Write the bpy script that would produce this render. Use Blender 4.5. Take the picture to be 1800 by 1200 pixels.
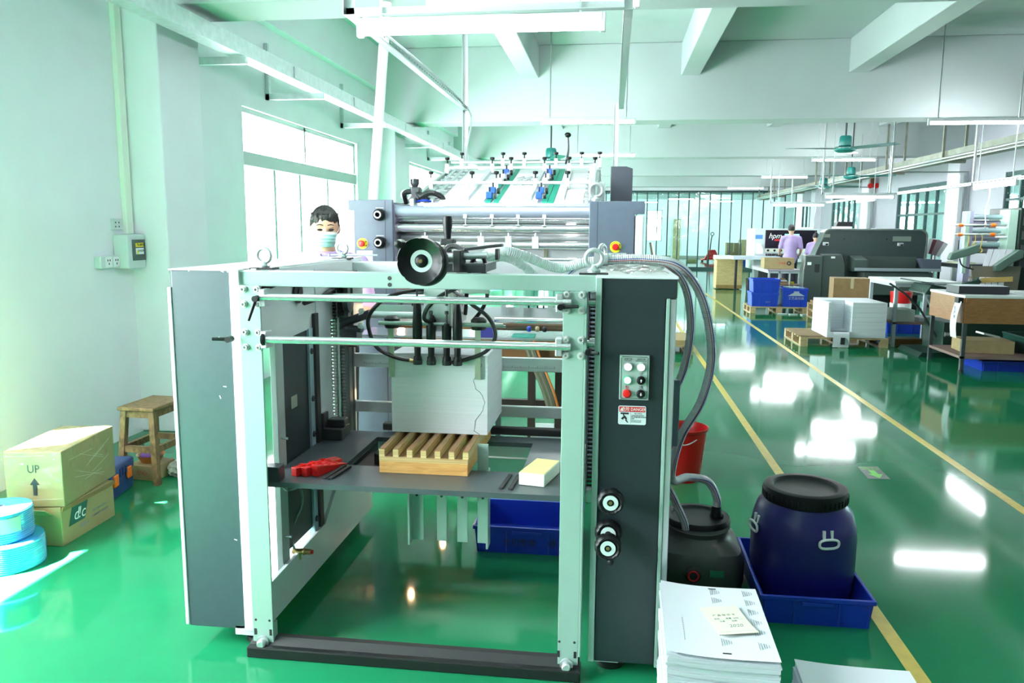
import bpy, bmesh, math, random
from mathutils import Vector, Matrix, Euler
random.seed(7)
for o in list(bpy.data.objects): bpy.data.objects.remove(o)
S = bpy.context.scene
C = S.collection
PI = math.pi
R = math.radians

# ---------------------------------------------------------------- camera
CAM_H, FPX = 1.6, 1370.0
def cam_axes(p, y, r):
    cy, sy, cp, sp, cr, sr = math.cos(y), math.sin(y), math.cos(p), math.sin(p), math.cos(r), math.sin(r)
    A = Matrix(((cy, sy, 0), (0, 0, -1), (-sy, cy, 0)))
    P = Matrix(((1, 0, 0), (0, cp, -sp), (0, sp, cp)))
    Q = Matrix(((cr, -sr, 0), (sr, cr, 0), (0, 0, 1)))
    return Q @ P @ A
M = cam_axes(R(8.2), R(7.2), R(.37))
cd = bpy.data.cameras.new('camera'); cam = bpy.data.objects.new('camera', cd); C.objects.link(cam)
cd.sensor_width = 36; cd.lens = FPX / 1800 * 36; cd.clip_end = 300; cd.clip_start = .05
mw = Matrix((M[0], -M[1], -M[2])).transposed().to_4x4(); mw.translation = (0, 0, CAM_H)
cam.matrix_world = mw
S.camera = cam

# ---------------------------------------------------------------- light
EXPO = 0.92
SKY = 21.0
TUBE = 11.5
W = bpy.data.worlds.new('sky'); S.world = W; W.use_nodes = True
W.node_tree.nodes['Background'].inputs[0].default_value = (.93, .95, 1, 1)
W.node_tree.nodes['Background'].inputs[1].default_value = SKY
sl = bpy.data.lights.new('sun', 'SUN'); sun = bpy.data.objects.new('sun', sl); C.objects.link(sun)
sl.energy = 300; sl.angle = R(.53); sl.color = (1, .92, .78)
sun.rotation_euler = Vector((.40, .288, -1)).to_track_quat('-Z', 'Y').to_euler(); sun.location = (-20, -14, 40)
def portal(x, y0, y1, z0, z1, sx):
    l = bpy.data.lights.new('window_portal', 'AREA'); o = bpy.data.objects.new('window_portal', l); C.objects.link(o)
    l.shape = 'RECTANGLE'; l.size = z1 - z0; l.size_y = y1 - y0; l.cycles.is_portal = True
    o.location = (x, (y0 + y1) / 2, (z0 + z1) / 2); o.rotation_euler = (0, -PI / 2 * sx, 0)
S.view_settings.view_transform = 'Standard'; S.view_settings.look = 'None'
S.view_settings.exposure = EXPO; S.view_settings.gamma = 1; S.view_settings.use_curve_mapping = False
try:
    S.cycles.max_bounces = 8; S.cycles.diffuse_bounces = 5; S.cycles.glossy_bounces = 4; S.cycles.transparent_max_bounces = 16
    S.cycles.sample_clamp_indirect = 6; S.cycles.caustics_reflective = False; S.cycles.caustics_refractive = False
except Exception: pass

# ---------------------------------------------------------------- materials
MATS = {}
def mat(name, col, rough=.5, metal=0, spec=.5, noise=0, nscale=8, bump=0, bscale=60, coat=0, emit=None, es=0, trans=0, alpha=1, rnoise=0):
    if name in MATS: return MATS[name]
    m = bpy.data.materials.new(name); m.use_nodes = True; nt = m.node_tree; b = nt.nodes['Principled BSDF']
    b.inputs['Base Color'].default_value = (*col, 1); b.inputs['Roughness'].default_value = rough; b.inputs['Metallic'].default_value = metal
    b.inputs['Specular IOR Level'].default_value = spec
    if coat: b.inputs['Coat Weight'].default_value = coat; b.inputs['Coat Roughness'].default_value = .05
    if emit: b.inputs['Emission Color'].default_value = (*emit, 1); b.inputs['Emission Strength'].default_value = es
    if trans: b.inputs['Transmission Weight'].default_value = trans
    if alpha < 1: b.inputs['Alpha'].default_value = alpha
    if noise or rnoise or bump:
        tc = nt.nodes.new('ShaderNodeTexCoord')
    if noise or rnoise:
        n = nt.nodes.new('ShaderNodeTexNoise'); n.inputs['Scale'].default_value = nscale; n.inputs['Detail'].default_value = 6
        nt.links.new(tc.outputs['Object'], n.inputs['Vector'])
    if noise:
        r = nt.nodes.new('ShaderNodeValToRGB')
        r.color_ramp.elements[0].color = (*[max(0, c * (1 - noise)) for c in col], 1); r.color_ramp.elements[0].position = .3
        r.color_ramp.elements[1].color = (*[min(1, c * (1 + noise)) for c in col], 1); r.color_ramp.elements[1].position = .7
        nt.links.new(n.outputs['Fac'], r.inputs['Fac']); nt.links.new(r.outputs['Color'], b.inputs['Base Color'])
    if rnoise:
        mr = nt.nodes.new('ShaderNodeMapRange'); mr.inputs['To Min'].default_value = max(.02, rough - rnoise); mr.inputs['To Max'].default_value = rough + rnoise
        nt.links.new(n.outputs['Fac'], mr.inputs['Value']); nt.links.new(mr.outputs['Result'], b.inputs['Roughness'])
    if bump:
        n2 = nt.nodes.new('ShaderNodeTexNoise'); n2.inputs['Scale'].default_value = bscale; n2.inputs['Detail'].default_value = 3
        nt.links.new(tc.outputs['Object'], n2.inputs['Vector'])
        bp = nt.nodes.new('ShaderNodeBump'); bp.inputs['Strength'].default_value = bump; bp.inputs['Distance'].default_value = .01
        nt.links.new(n2.outputs['Fac'], bp.inputs['Height']); nt.links.new(bp.outputs['Normal'], b.inputs['Normal'])
    MATS[name] = m
    return m
def wood(name, c1, c2, scale=6, stretch=(1, 12, 12), rough=.55):
    if name in MATS: return MATS[name]
    m = mat(name, c1, rough); nt = m.node_tree; b = nt.nodes['Principled BSDF']
    tc = nt.nodes.new('ShaderNodeTexCoord'); mp = nt.nodes.new('ShaderNodeMapping'); mp.inputs['Scale'].default_value = stretch
    n = nt.nodes.new('ShaderNodeTexNoise'); n.inputs['Scale'].default_value = scale; n.inputs['Detail'].default_value = 8; n.inputs['Distortion'].default_value = 1.2
    r = nt.nodes.new('ShaderNodeValToRGB'); r.color_ramp.elements[0].position = .35; r.color_ramp.elements[1].position = .65
    r.color_ramp.elements[0].color = (*c1, 1); r.color_ramp.elements[1].color = (*c2, 1)
    nt.links.new(tc.outputs['Object'], mp.inputs['Vector']); nt.links.new(mp.outputs['Vector'], n.inputs['Vector'])
    nt.links.new(n.outputs['Fac'], r.inputs['Fac']); nt.links.new(r.outputs['Color'], b.inputs['Base Color'])
    return m
def layered(name, c1, c2, scale, axis=2, rough=.6):
    # fine layers of stacked sheets seen on the cut side, as bands across one axis
    if name in MATS: return MATS[name]
    m = mat(name, c1, rough); nt = m.node_tree; b = nt.nodes['Principled BSDF']
    tc = nt.nodes.new('ShaderNodeTexCoord'); mp = nt.nodes.new('ShaderNodeMapping')
    s = [.6, .6, .6]; s[axis] = scale; mp.inputs['Scale'].default_value = s
    n = nt.nodes.new('ShaderNodeTexNoise'); n.inputs['Scale'].default_value = 1; n.inputs['Detail'].default_value = 4
    r = nt.nodes.new('ShaderNodeValToRGB'); r.color_ramp.elements[0].position = .38; r.color_ramp.elements[1].position = .62
    r.color_ramp.elements[0].color = (*c1, 1); r.color_ramp.elements[1].color = (*c2, 1)
    nt.links.new(tc.outputs['Object'], mp.inputs['Vector']); nt.links.new(mp.outputs['Vector'], n.inputs['Vector'])
    nt.links.new(n.outputs['Fac'], r.inputs['Fac']); nt.links.new(r.outputs['Color'], b.inputs['Base Color'])
    bp = nt.nodes.new('ShaderNodeBump'); bp.inputs['Strength'].default_value = .3; bp.inputs['Distance'].default_value = .004
    nt.links.new(n.outputs['Fac'], bp.inputs['Height']); nt.links.new(bp.outputs['Normal'], b.inputs['Normal'])
    return m
def film(name, tint, gloss, bump, scale, rough=.06):
    if name in MATS: return MATS[name]
    m = bpy.data.materials.new(name); m.use_nodes = True; nt = m.node_tree; nt.nodes.clear()
    out = nt.nodes.new('ShaderNodeOutputMaterial'); mix = nt.nodes.new('ShaderNodeMixShader')
    t = nt.nodes.new('ShaderNodeBsdfTransparent'); t.inputs[0].default_value = (*tint, 1)
    g = nt.nodes.new('ShaderNodeBsdfGlossy'); g.inputs['Roughness'].default_value = rough; g.inputs[0].default_value = (1, 1, 1, 1)
    lw = nt.nodes.new('ShaderNodeLayerWeight'); lw.inputs['Blend'].default_value = .5
    pw = nt.nodes.new('ShaderNodeMath'); pw.operation = 'POWER'; pw.inputs[1].default_value = 5
    ad = nt.nodes.new('ShaderNodeMath'); ad.operation = 'MULTIPLY_ADD'; ad.inputs[1].default_value = gloss * .6; ad.inputs[2].default_value = .035
    nt.links.new(lw.outputs['Facing'], pw.inputs[0]); nt.links.new(pw.outputs[0], ad.inputs[0]); nt.links.new(ad.outputs[0], mix.inputs[0])
    nt.links.new(t.outputs[0], mix.inputs[1]); nt.links.new(g.outputs[0], mix.inputs[2]); nt.links.new(mix.outputs[0], out.inputs[0])
    if bump:
        tc = nt.nodes.new('ShaderNodeTexCoord'); n = nt.nodes.new('ShaderNodeTexNoise'); n.inputs['Scale'].default_value = scale; n.inputs['Detail'].default_value = 2
        bp = nt.nodes.new('ShaderNodeBump'); bp.inputs['Strength'].default_value = bump; bp.inputs['Distance'].default_value = .05
        nt.links.new(tc.outputs['Object'], n.inputs['Vector']); nt.links.new(n.outputs['Fac'], bp.inputs['Height'])
        nt.links.new(bp.outputs['Normal'], g.inputs['Normal']); nt.links.new(bp.outputs['Normal'], lw.inputs['Normal'])
    MATS[name] = m
    return m
WALL = mat('wall_paint', (.86, .845, .91), .75, noise=.02, nscale=3, bump=.05, bscale=90)
WALLG = mat('grey_wall_paint', (.50, .51, .56), .75, noise=.02, nscale=3)
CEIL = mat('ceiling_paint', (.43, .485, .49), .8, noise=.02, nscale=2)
FLOOR = mat('green_epoxy', (.011, .185, .077), .075, spec=.32, noise=.10, nscale=1.3, bump=.012, bscale=3, rnoise=.035)
YEL = mat('yellow_line_paint', (.62, .46, .07), .35, noise=.1, nscale=20)
WHITE = mat('white_enamel', (.62, .67, .68), .3, noise=.015, nscale=5)
GREENW = mat('pale_machine_enamel', (.29, .425, .375), .32, noise=.02, nscale=6)
SLATE = mat('slate_enamel', (.040, .064, .078), .42, noise=.06, nscale=25, bump=.08, bscale=350)
SLATE2 = mat('dark_shaded_slate', (.014, .024, .029), .45, noise=.06, nscale=25, bump=.08, bscale=350)  # right cover's shade put into the colour; also for dark panels
BLUEG = mat('blue_grey_enamel', (.095, .125, .165), .38, noise=.05, nscale=20, bump=.06, bscale=300)
CHROME = mat('chrome', (.86, .88, .89), .14, .85, rnoise=.03, nscale=4)
STEEL = mat('brushed_steel', (.66, .69, .71), .32, .7, noise=.06, nscale=12, rnoise=.08)
GALV = mat('galvanised_steel', (.62, .70, .69), .38, .85, noise=.1, nscale=18, rnoise=.08)
DSTEEL = mat('dark_steel', (.06, .065, .07), .35, .7, noise=.15, nscale=15)
CHAINM = mat('oiled_chain', (.014, .014, .013), .42, .2, noise=.3, nscale=40)
BLACK = mat('black_plastic', (.005, .006, .007), .42, spec=.3, noise=.1, nscale=20)
BLKMAT = mat('matt_black', (.012, .013, .014), .6)
RUBBER = mat('black_rubber', (.010, .011, .012), .38)
RED = mat('red_plastic', (.62, .012, .012), .3)
REDB = mat('red_bucket_plastic', (.52, .006, .008), .28)
ORANGE = mat('orange_plastic', (.9, .17, .01), .35)
YELP = mat('yellow_plastic', (.85, .70, .02), .35)
BLUEP = mat('blue_plastic', (.010, .04, .42), .32, noise=.06, nscale=8)
BLUED = mat('dark_blue_plastic', (.010, .009, .125), .33, noise=.1, nscale=6, bump=.03, bscale=40)
BLUEC = mat('bright_blue_plastic', (.008, .048, .46), .35)
NAVY = mat('navy_plastic', (.02, .05, .17), .4)
GREYT = mat('grey_tank_plastic', (.045, .052, .048), .38, noise=.12, nscale=9, bump=.05, bscale=20)
CARD = mat('cardboard', (.36, .27, .13), .7, noise=.08, nscale=14)
CARDG = mat('tan_cardboard', (.30, .25, .115), .68, noise=.06, nscale=10)
CARDD = mat('brown_cardboard', (.25, .155, .065), .7, noise=.12, nscale=10)
PAPER = mat('white_paper', (.66, .69, .74), .65)
PSIDE = layered('paper_edge', (.58, .63, .69), (.70, .74, .79), 260)
PSIDE2 = layered('pile_edge', (.78, .80, .84), (.83, .85, .89), 90)
NOTE = mat('yellow_note_paper', (.72, .75, .58), .7)
INK = mat('black_ink', (.015, .016, .018), .6)
INKG = mat('dark_green_ink', (.012, .10, .075), .6)
INKGREY = mat('grey_ink', (.25, .26, .28), .6)
LETW = mat('white_print', (.85, .88, .88), .5)
LETR = mat('red_print', (.55, .02, .02), .5)
PALLETW = wood('pallet_wood', (.34, .24, .12), (.50, .37, .20), 4, (2, 2, 12))
PINE = wood('pine_wood', (.52, .26, .07), (.66, .38, .12), 5, (2, 8, 14))
PINEE = layered('plywood_edge', (.42, .27, .10), (.72, .56, .27), 120)
PINET = wood('brown_wood', (.27, .13, .055), (.37, .20, .09), 6, (14, 1.5, 6))
STOOLW = wood('old_stool_wood', (.10, .052, .018), (.22, .13, .052), 6, (4, 10, 3), .6)
TABLEW = wood('table_wood', (.25, .105, .03), (.33, .15, .045), 5, (2, 2, 10), .4)
PLY = wood('plywood', (.46, .34, .14), (.56, .43, .20), 3, (2, 2, 8))
GLASS = film('window_glass', (.97, 1, .99), .6, 0, 1)
FILM = film('clear_plastic_film', (.78, .93, .90), 1.0, .5, 2.2, .05)
WRAP = film('stretch_wrap', (.98, .98, .96), .8, .9, 9, .1)
ALU = mat('window_aluminium', (.30, .38, .36), .4, .2)
DFRAME = mat('dark_green_frame', (.03, .075, .075), .4)
TUBEM = mat('lit_tube', (1, 1, 1), .4, emit=(.92, .955, 1), es=TUBE)
TUBEB = mat('lit_bright_tube', (1, 1, 1), .4, emit=(.95, .97, 1), es=62)
BOLTM = mat('bolt_steel', (.72, .76, .74), .28, .5)
FANG = mat('teal_fan_enamel', (.015, .20, .18), .35)
FANB = mat('teal_fan_blade', (.02, .16, .15), .4)
SKIN = mat('skin', (.55, .33, .22), .5)
HAIR = mat('black_hair', (.008, .007, .007), .45, bump=.5, bscale=160)
LILAC = mat('lilac_cotton', (.46, .33, .62), .8, noise=.05, nscale=12)
DARKC = mat('dark_trousers', (.012, .013, .02), .8)
MASKM = mat('mask_fabric', (.33, .56, .58), .8)
MASKW = mat('mask_white_edge', (.82, .86, .86), .8)
EYEW = mat('eye_dark', (.02, .014, .012), .2)
MDARK = mat('dark_olive_enamel', (.030, .046, .046), .38, noise=.05, nscale=10)
MGREEN = mat('machine_green_enamel', (.015, .048, .035), .35, noise=.05, nscale=8)
MLIGHT = mat('light_green_enamel', (.40, .60, .50), .35)
HOSE = mat('clear_ribbed_hose', (.56, .61, .62), .22, spec=.7, noise=.05, nscale=30)
HOSEG = mat('grey_ribbed_hose', (.30, .34, .35), .25, .3, spec=.7)
BRASS = mat('brass', (.60, .42, .18), .3, 1)

# ---------------------------------------------------------------- mesh builder
def spline(pts, res=8, closed=False):
    P = [Vector(p) for p in pts]; out = []; n = len(P)
    for i in range(n if closed else n - 1):
        if closed: a, b, c, d = P[(i - 1) % n], P[i], P[(i + 1) % n], P[(i + 2) % n]
        else: a, b, c, d = P[max(i - 1, 0)], P[i], P[i + 1], P[min(i + 2, n - 1)]
        for k in range(res):
            t = k / res
            out.append(.5 * ((2 * b) + (c - a) * t + (2 * a - 5 * b + 4 * c - d) * t * t + (3 * b - a - 3 * c + d) * t ** 3))
    if not closed: out.append(P[-1])
    return out
def wloc(o):
    v = Vector((0, 0, 0))
    while o is not None:
        v = v + o.location; o = o.parent
    return v
class MB:
    def __init__(s): s.v = []; s.f = []
    def add(s, v, f):
        o = len(s.v); s.v += [Vector(p) for p in v]; s.f += [tuple(i + o for i in q) for q in f]; return s
    def xf(s, m, start=0):
        for i in range(start, len(s.v)): s.v[i] = m @ s.v[i]
        return s
    def box(s, x0, x1, y0, y1, z0, z1):
        return s.add([(x, y, z) for z in (z0, z1) for y in (y0, y1) for x in (x0, x1)],
                     [(0, 2, 3, 1), (4, 5, 7, 6), (0, 1, 5, 4), (2, 6, 7, 3), (0, 4, 6, 2), (1, 3, 7, 5)])
    def obox(s, c, size, e=(0, 0, 0)):
        st = len(s.v); a, b, d = [q / 2 for q in size]
        s.box(-a, a, -b, b, -d, d)
        return s.xf(Matrix.Translation(c) @ Euler(e).to_matrix().to_4x4(), st)
    def cyl(s, p0, p1, r0, r1=None, n=16, cap=True):
        p0, p1 = Vector(p0), Vector(p1); r1 = r0 if r1 is None else r1
        d = (p1 - p0).normalized(); u = d.orthogonal().normalized(); w = d.cross(u)
        v = []
        for p, r in ((p0, r0), (p1, r1)):
            for i in range(n):
                a = 2 * PI * i / n; v.append(p + (u * math.cos(a) + w * math.sin(a)) * r)
        f = [(i, (i + 1) % n, n + (i + 1) % n, n + i) for i in range(n)]
        if cap: f += [tuple(range(n - 1, -1, -1)), tuple(range(n, 2 * n))]
        return s.add(v, f)
    def tube(s, pts, r, n=10, closed=False, cap=True):
        P = [Vector(p) for p in pts]; m = len(P); rr = r if isinstance(r, (list, tuple)) else [r] * m
        T = []
        for i in range(m):
            a = P[(i - 1) % m] if closed or i else P[0]; b = P[(i + 1) % m] if closed or i < m - 1 else P[-1]
            T.append((b - a).normalized())
        u = T[0].orthogonal().normalized(); v = []
        for i in range(m):
            if i:
                q = T[i - 1].rotation_difference(T[i]); u = (q @ u); u = (u - T[i] * u.dot(T[i])).normalized()
            w = T[i].cross(u)
            for k in range(n):
                a = 2 * PI * k / n; v.append(P[i] + (u * math.cos(a) + w * math.sin(a)) * rr[i])
        f = []
        for i in range(m if closed else m - 1):
            j = (i + 1) % m
            for k in range(n): f.append((i * n + k, i * n + (k + 1) % n, j * n + (k + 1) % n, j * n + k))
        if not closed and cap: f += [tuple(range(n - 1, -1, -1)), tuple(range((m - 1) * n, m * n))]
        return s.add(v, f)
    def lathe(s, prof, c=(0, 0, 0), n=28, axis='Z', sq=0, rot=None, ring=False):
        # prof: (r, h) pairs along the axis; sq > 0 squares the section off
        st = len(s.v); v = []
        for r, h in prof:
            for i in range(n):
                a = 2 * PI * i / n; ca, sa = math.cos(a), math.sin(a)
                k = 1 if not sq else 1 / (abs(ca) ** sq + abs(sa) ** sq) ** (1 / sq)
                v.append((r * ca * k, r * sa * k, h))
        m = len(prof); f = [(i * n + k, i * n + (k + 1) % n, (i + 1) * n + (k + 1) % n, (i + 1) * n + k) for i in range(m - 1) for k in range(n)]
        if ring: f += [((m - 1) * n + k, (m - 1) * n + (k + 1) % n, (k + 1) % n, k) for k in range(n)]
        if prof[0][0] > 1e-5 and not ring: f.append(tuple(range(n - 1, -1, -1)))
        if prof[-1][0] > 1e-5 and not ring: f.append(tuple(range((m - 1) * n, m * n)))
        s.add(v, f)
        mm = Matrix.Identity(4)
        if axis == 'Y': mm = Matrix.Rotation(PI / 2, 4, 'X')     # height runs toward -Y
        if axis == 'X': mm = Matrix.Rotation(PI / 2, 4, 'Y')
        if rot: mm = rot.to_4x4()
        return s.xf(Matrix.Translation(c) @ mm, st)
    def prism(s, poly, a0, a1, axis='Y'):
        def P(p, a): return {'X': (a, p[0], p[1]), 'Y': (p[0], a, p[1]), 'Z': (p[0], p[1], a)}[axis]
        n = len(poly)
        return s.add([P(p, a0) for p in poly] + [P(p, a1) for p in poly],
                     [tuple(range(n - 1, -1, -1)), tuple(range(n, 2 * n))] + [(i, (i + 1) % n, n + (i + 1) % n, n + i) for i in range(n)])
    def sphere(s, c, r, n=16, m=10, rot=None):
        st = len(s.v); r = r if isinstance(r, (tuple, list)) else (r, r, r); v = [(0, 0, r[2])]
        for j in range(1, m):
            t = PI * j / m
            for i in range(n):
                a = 2 * PI * i / n; v.append((r[0] * math.sin(t) * math.cos(a), r[1] * math.sin(t) * math.sin(a), r[2] * math.cos(t)))
        v.append((0, 0, -r[2])); f = [(0, 1 + i, 1 + (i + 1) % n) for i in range(n)]
        for j in range(m - 2):
            for i in range(n): f.append((1 + j * n + i, 1 + (j + 1) * n + i, 1 + (j + 1) * n + (i + 1) % n, 1 + j * n + (i + 1) % n))
        L = len(v) - 1; b = 1 + (m - 2) * n
        f += [(L, b + (i + 1) % n, b + i) for i in range(n)]
        s.add(v, f); mm = Matrix.Translation(c)
        if rot: mm = mm @ Euler(rot).to_matrix().to_4x4()
        return s.xf(mm, st)
    def torus(s, c, Rr, r, axis='Y', n=28, m=10, arc=2 * PI, a0=0):
        full = abs(arc - 2 * PI) < 1e-4; k = n if full else n + 1; pts = []
        for i in range(k):
            a = a0 + arc * i / n; x, y = Rr * math.cos(a), Rr * math.sin(a)
            pts.append(Vector(c) + Vector({'Y': (x, 0, y), 'Z': (x, y, 0), 'X': (0, x, y)}[axis]))
        return s.tube(pts, r, m, closed=full)
    def sheet(s, fn, nu, nv, th=.0006, nrm=(0, 0, 1)):
        # thin sheet: fn(u, v) gives a point, given a real thickness along nrm
        nrm = Vector(nrm) * th; top = []; bot = []
        for j in range(nv + 1):
            for i in range(nu + 1):
                p = Vector(fn(i / nu, j / nv)); top.append(p + nrm); bot.append(p)
        k = nu + 1; L = len(top); f = []
        for j in range(nv):
            for i in range(nu):
                a = j * k + i; f.append((a, a + 1, a + k + 1, a + k)); f.append((L + a, L + a + k, L + a + k + 1, L + a + 1))
        e = [(i, i + 1) for i in range(nu)] + [(nv * k + i + 1, nv * k + i) for i in range(nu)] + [((j + 1) * k, j * k) for j in range(nv)] + [(j * k + nu, (j + 1) * k + nu) for j in range(nv)]
        for a, b in e: f.append((b, a, L + a, L + b))
        return s.add(top + bot, f)
    def mesh(s, name, m, smooth=True, off=None):
        off = off or Vector((0, 0, 0))
        me = bpy.data.meshes.new(name); me.from_pydata([tuple(p - off) for p in s.v], [], s.f)
        bm = bmesh.new(); bm.from_mesh(me); bmesh.ops.recalc_face_normals(bm, faces=bm.faces); bm.to_mesh(me); bm.free()
        me.materials.append(m)
        if smooth:
            me.shade_smooth(); me.set_sharp_from_angle(angle=R(38))
        return me
    def build(s, name, m, parent=None, smooth=True, bevel=0, kind=None, label=None, seg=2):
        o = bpy.data.objects.new(name, s.mesh(name, m, smooth, wloc(parent))); C.objects.link(o)
        if parent is not None: o.parent = parent
        if bevel:
            b = o.modifiers.new('bevel', 'BEVEL'); b.width = bevel; b.segments = seg; b.limit_method = 'ANGLE'; b.angle_limit = R(40)
            b.harden_normals = False
        if kind: o['kind'] = kind
        if label: o['label'] = label
        return o
def tag(o, label, cat, group=None, kind=None):
    o['label'] = label; o['category'] = cat
    if group: o['group'] = group
    if kind: o['kind'] = kind
    return o
def thing(name, label, cat, loc=(0, 0, 0), group=None):
    o = bpy.data.objects.new(name, None); C.objects.link(o); o.location = loc; o.empty_display_size = .1
    return tag(o, label, cat, group)
def inst(me, name, parent, loc, rot=(0, 0, 0), scale=(1, 1, 1)):
    o = bpy.data.objects.new(name, me); C.objects.link(o); o.location = Vector(loc) - wloc(parent); o.rotation_euler = rot; o.scale = scale
    if parent is not None: o.parent = parent
    return o
def copy_tree(o, parent=None):
    c = o.copy(); C.objects.link(c); c.parent = parent
    for ch in list(o.children): copy_tree(ch, c)
    return c
def place(o, loc, rz=0, label=None):
    o.location = loc; o.rotation_euler = (0, 0, rz)
    if label: o['label'] = label
    return o
def structure(o, label=None):
    o['kind'] = 'structure'
    if label: o['label'] = label
    return o
def text(body, size, m, loc, rot, parent, name='lettering', ex=.0006, shear=0, sx=1, align='CENTER'):
    cu = bpy.data.curves.new('t', 'FONT'); cu.body = body; cu.size = size; cu.extrude = ex; cu.align_x = align; cu.align_y = 'CENTER'; cu.shear = shear
    cu.resolution_u = 3
    t = bpy.data.objects.new('t', cu); C.objects.link(t)
    dg = bpy.context.evaluated_depsgraph_get(); me = bpy.data.meshes.new_from_object(t.evaluated_get(dg))
    bpy.data.objects.remove(t); bpy.data.curves.remove(cu)
    me.materials.clear(); me.materials.append(m); me.name = name
    o = bpy.data.objects.new(name, me); C.objects.link(o)
    o.location = Vector(loc) - wloc(parent); o.rotation_euler = rot; o.scale = (sx, 1, 1)
    if parent is not None: o.parent = parent
    return o
FACE = (PI / 2, 0, 0)      # lettering that faces the camera side
# ================================================================ the room
WX = -3.65                      # inner face of the left wall
Y0, Y1, XR, ZC = -8.0, 47.0, 13.0, 4.3
floor = structure(MB().box(WX - .25, XR + .25, Y0 - .25, Y1 + .25, -.1, 0).build('floor', FLOOR, smooth=False), 'glossy green epoxy factory floor')
MB().box(1.115, 1.175, -6, 32.9, 0, .0015).build('floor_stripe', YEL, floor, smooth=False, label='yellow painted line')
MB().box(2.38, 2.44, -6, 32.9, 0, .0015).build('floor_stripe', YEL, floor, smooth=False, label='yellow painted line')
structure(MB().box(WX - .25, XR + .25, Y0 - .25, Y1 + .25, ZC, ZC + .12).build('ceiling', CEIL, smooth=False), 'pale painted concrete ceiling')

def wall_with_windows(name, x0, x1, wins, label):
    m = MB(); z1 = ZC; y = Y0
    for a, b, za, zb in wins:
        m.box(x0, x1, y, a, 0, z1); m.box(x0, x1, a, b, 0, za); m.box(x0, x1, a, b, zb, z1); y = b
    m.box(x0, x1, y, Y1, 0, z1)
    return structure(m.build(name, WALL, smooth=False), label)
LW = [(-.2, 3.34, .9, 3.1), (7.53, 11.05, .9, 2.79), (14.0, 17.3, .9, 2.79), (19.6, 23.0, .9, 2.79), (25.6, 29.2, .9, 2.79), (36.0, 44.0, .9, 2.79)]
RW = [(14, 17.4, 1.0, 2.8), (19.6, 23, 1.0, 2.8), (26, 29.5, 1.0, 2.8), (36, 44, 1.0, 2.8)]
wall_left = wall_with_windows('wall_left', WX - .16, WX, LW, 'white painted wall with windows along the left side')
wall_right = wall_with_windows('wall_right', XR, XR + .24, RW, 'far white wall with windows beyond the plastic partitions')
wb = MB()
for a, b, z0, z1 in [(WX, 2.0, 0, ZC), (2.0, 2.9, 0, .95), (2.0, 2.9, 2.75, ZC), (2.9, XR, 0, ZC)]: wb.box(a, b, Y1, Y1 + .24, z0, z1)
structure(wb.build('wall_back', WALL, smooth=False), 'far white end wall behind the clear plastic partition')
structure(MB().box(WX, XR, Y0 - .24, Y0, 0, ZC).build('wall_rear', WALL, smooth=False), 'white wall behind the viewpoint')
structure(MB().box(WX, XR, Y1 - .02, Y1, 0, .12).build('baseboard_back', mat('grey_baseboard', (.30, .30, .27), .6), smooth=False), 'grey baseboard of the far end wall')
d1 = structure(MB().box(3.55, 3.95, Y1 - .06, Y1 - .02, .0, 2.25).build('door_1', mat('tan_door', (.42, .36, .18), .5), smooth=False, bevel=.01), 'narrow tan door edge in the far end wall')
MB().box(3.45, 3.55, Y1 - .08, Y1 - .02, 0, 2.35).build('door_frame', WHITE, d1, smooth=False)
MB().cyl((3.88, Y1 - .06, 1.05), (3.88, Y1 - .13, 1.05), .03).build('door_handle', STEEL, d1)

def window(n, x, side, a, b, za, zb, cuts_top, cuts_low, label, ztr=None):
    ztr = ztr or za + (zb - za) * .735; t = .05
    if not cuts_low: t = .03
    fr = MB(); X0, X1 = (x - .11 * side, x - .04 * side); X0, X1 = min(X0, X1), max(X0, X1)
    fr.box(X0, X1, a, b, za, za + t); fr.box(X0, X1, a, b, zb - t, zb); fr.box(X0, X1, a, a + t, za, zb); fr.box(X0, X1, b - t, b, za, zb)
    w = structure(fr.build('window_%d' % n, ALU, smooth=False, bevel=.006), label)
    if cuts_low: MB().box(X0 - .02, X1 + .02, a, b, ztr - .07, ztr + .07).build('transom', ALU, w, smooth=False, bevel=.006)
    for c in cuts_top: MB().box(X0, X1, a + (b - a) * c - .025, a + (b - a) * c + .025, ztr, zb).build('mullion', ALU, w, smooth=False)
    for c in cuts_low: MB().box(X0 - .01, X1 + .01, a + (b - a) * c - .03, a + (b - a) * c + .03, za, ztr).build('mullion', ALU, w, smooth=False)
    xm = (X0 + X1) / 2
    if not cuts_low:
        MB().box(X0, X1, 2.60, 2.86, za, zb).build('mullion', ALU, w, smooth=False)  # broad mullion out of view, widened to shade the carton front
        for ya, yb in ((a + .03, 2.6), (2.86, b - .03)): MB().box(xm - .003, xm + .003, ya, yb, za + .03, zb - .03).build('pane', GLASS, w, smooth=False)
        return w
    ct = [0, *cuts_top, 1]; cl = [0, *cuts_low, 1]
    for k in range(len(ct) - 1): MB().box(xm - .003, xm + .003, a + (b - a) * ct[k] + .02, a + (b - a) * ct[k + 1] - .02, ztr + .04, zb - .03).build('pane', GLASS, w, smooth=False)
    for k in range(len(cl) - 1): MB().box(xm - .003, xm + .003, a + (b - a) * cl[k] + .02, a + (b - a) * cl[k + 1] - .02, za + .03, ztr - .05).build('pane', GLASS, w, smooth=False)
    return w
for i, (a, b, za, zb) in enumerate(LW):
    window(i + 1, WX, 1, a, b, za, zb, [.48] if i else [], [.22, .42, .68] if i else [], 'tall aluminium sliding window in the left wall, number %d from the camera side' % (i + 1) if i != 1 else 'bright aluminium sliding window behind the masked man')
    portal(WX - .18, a, b, za, zb, 1)
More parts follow.
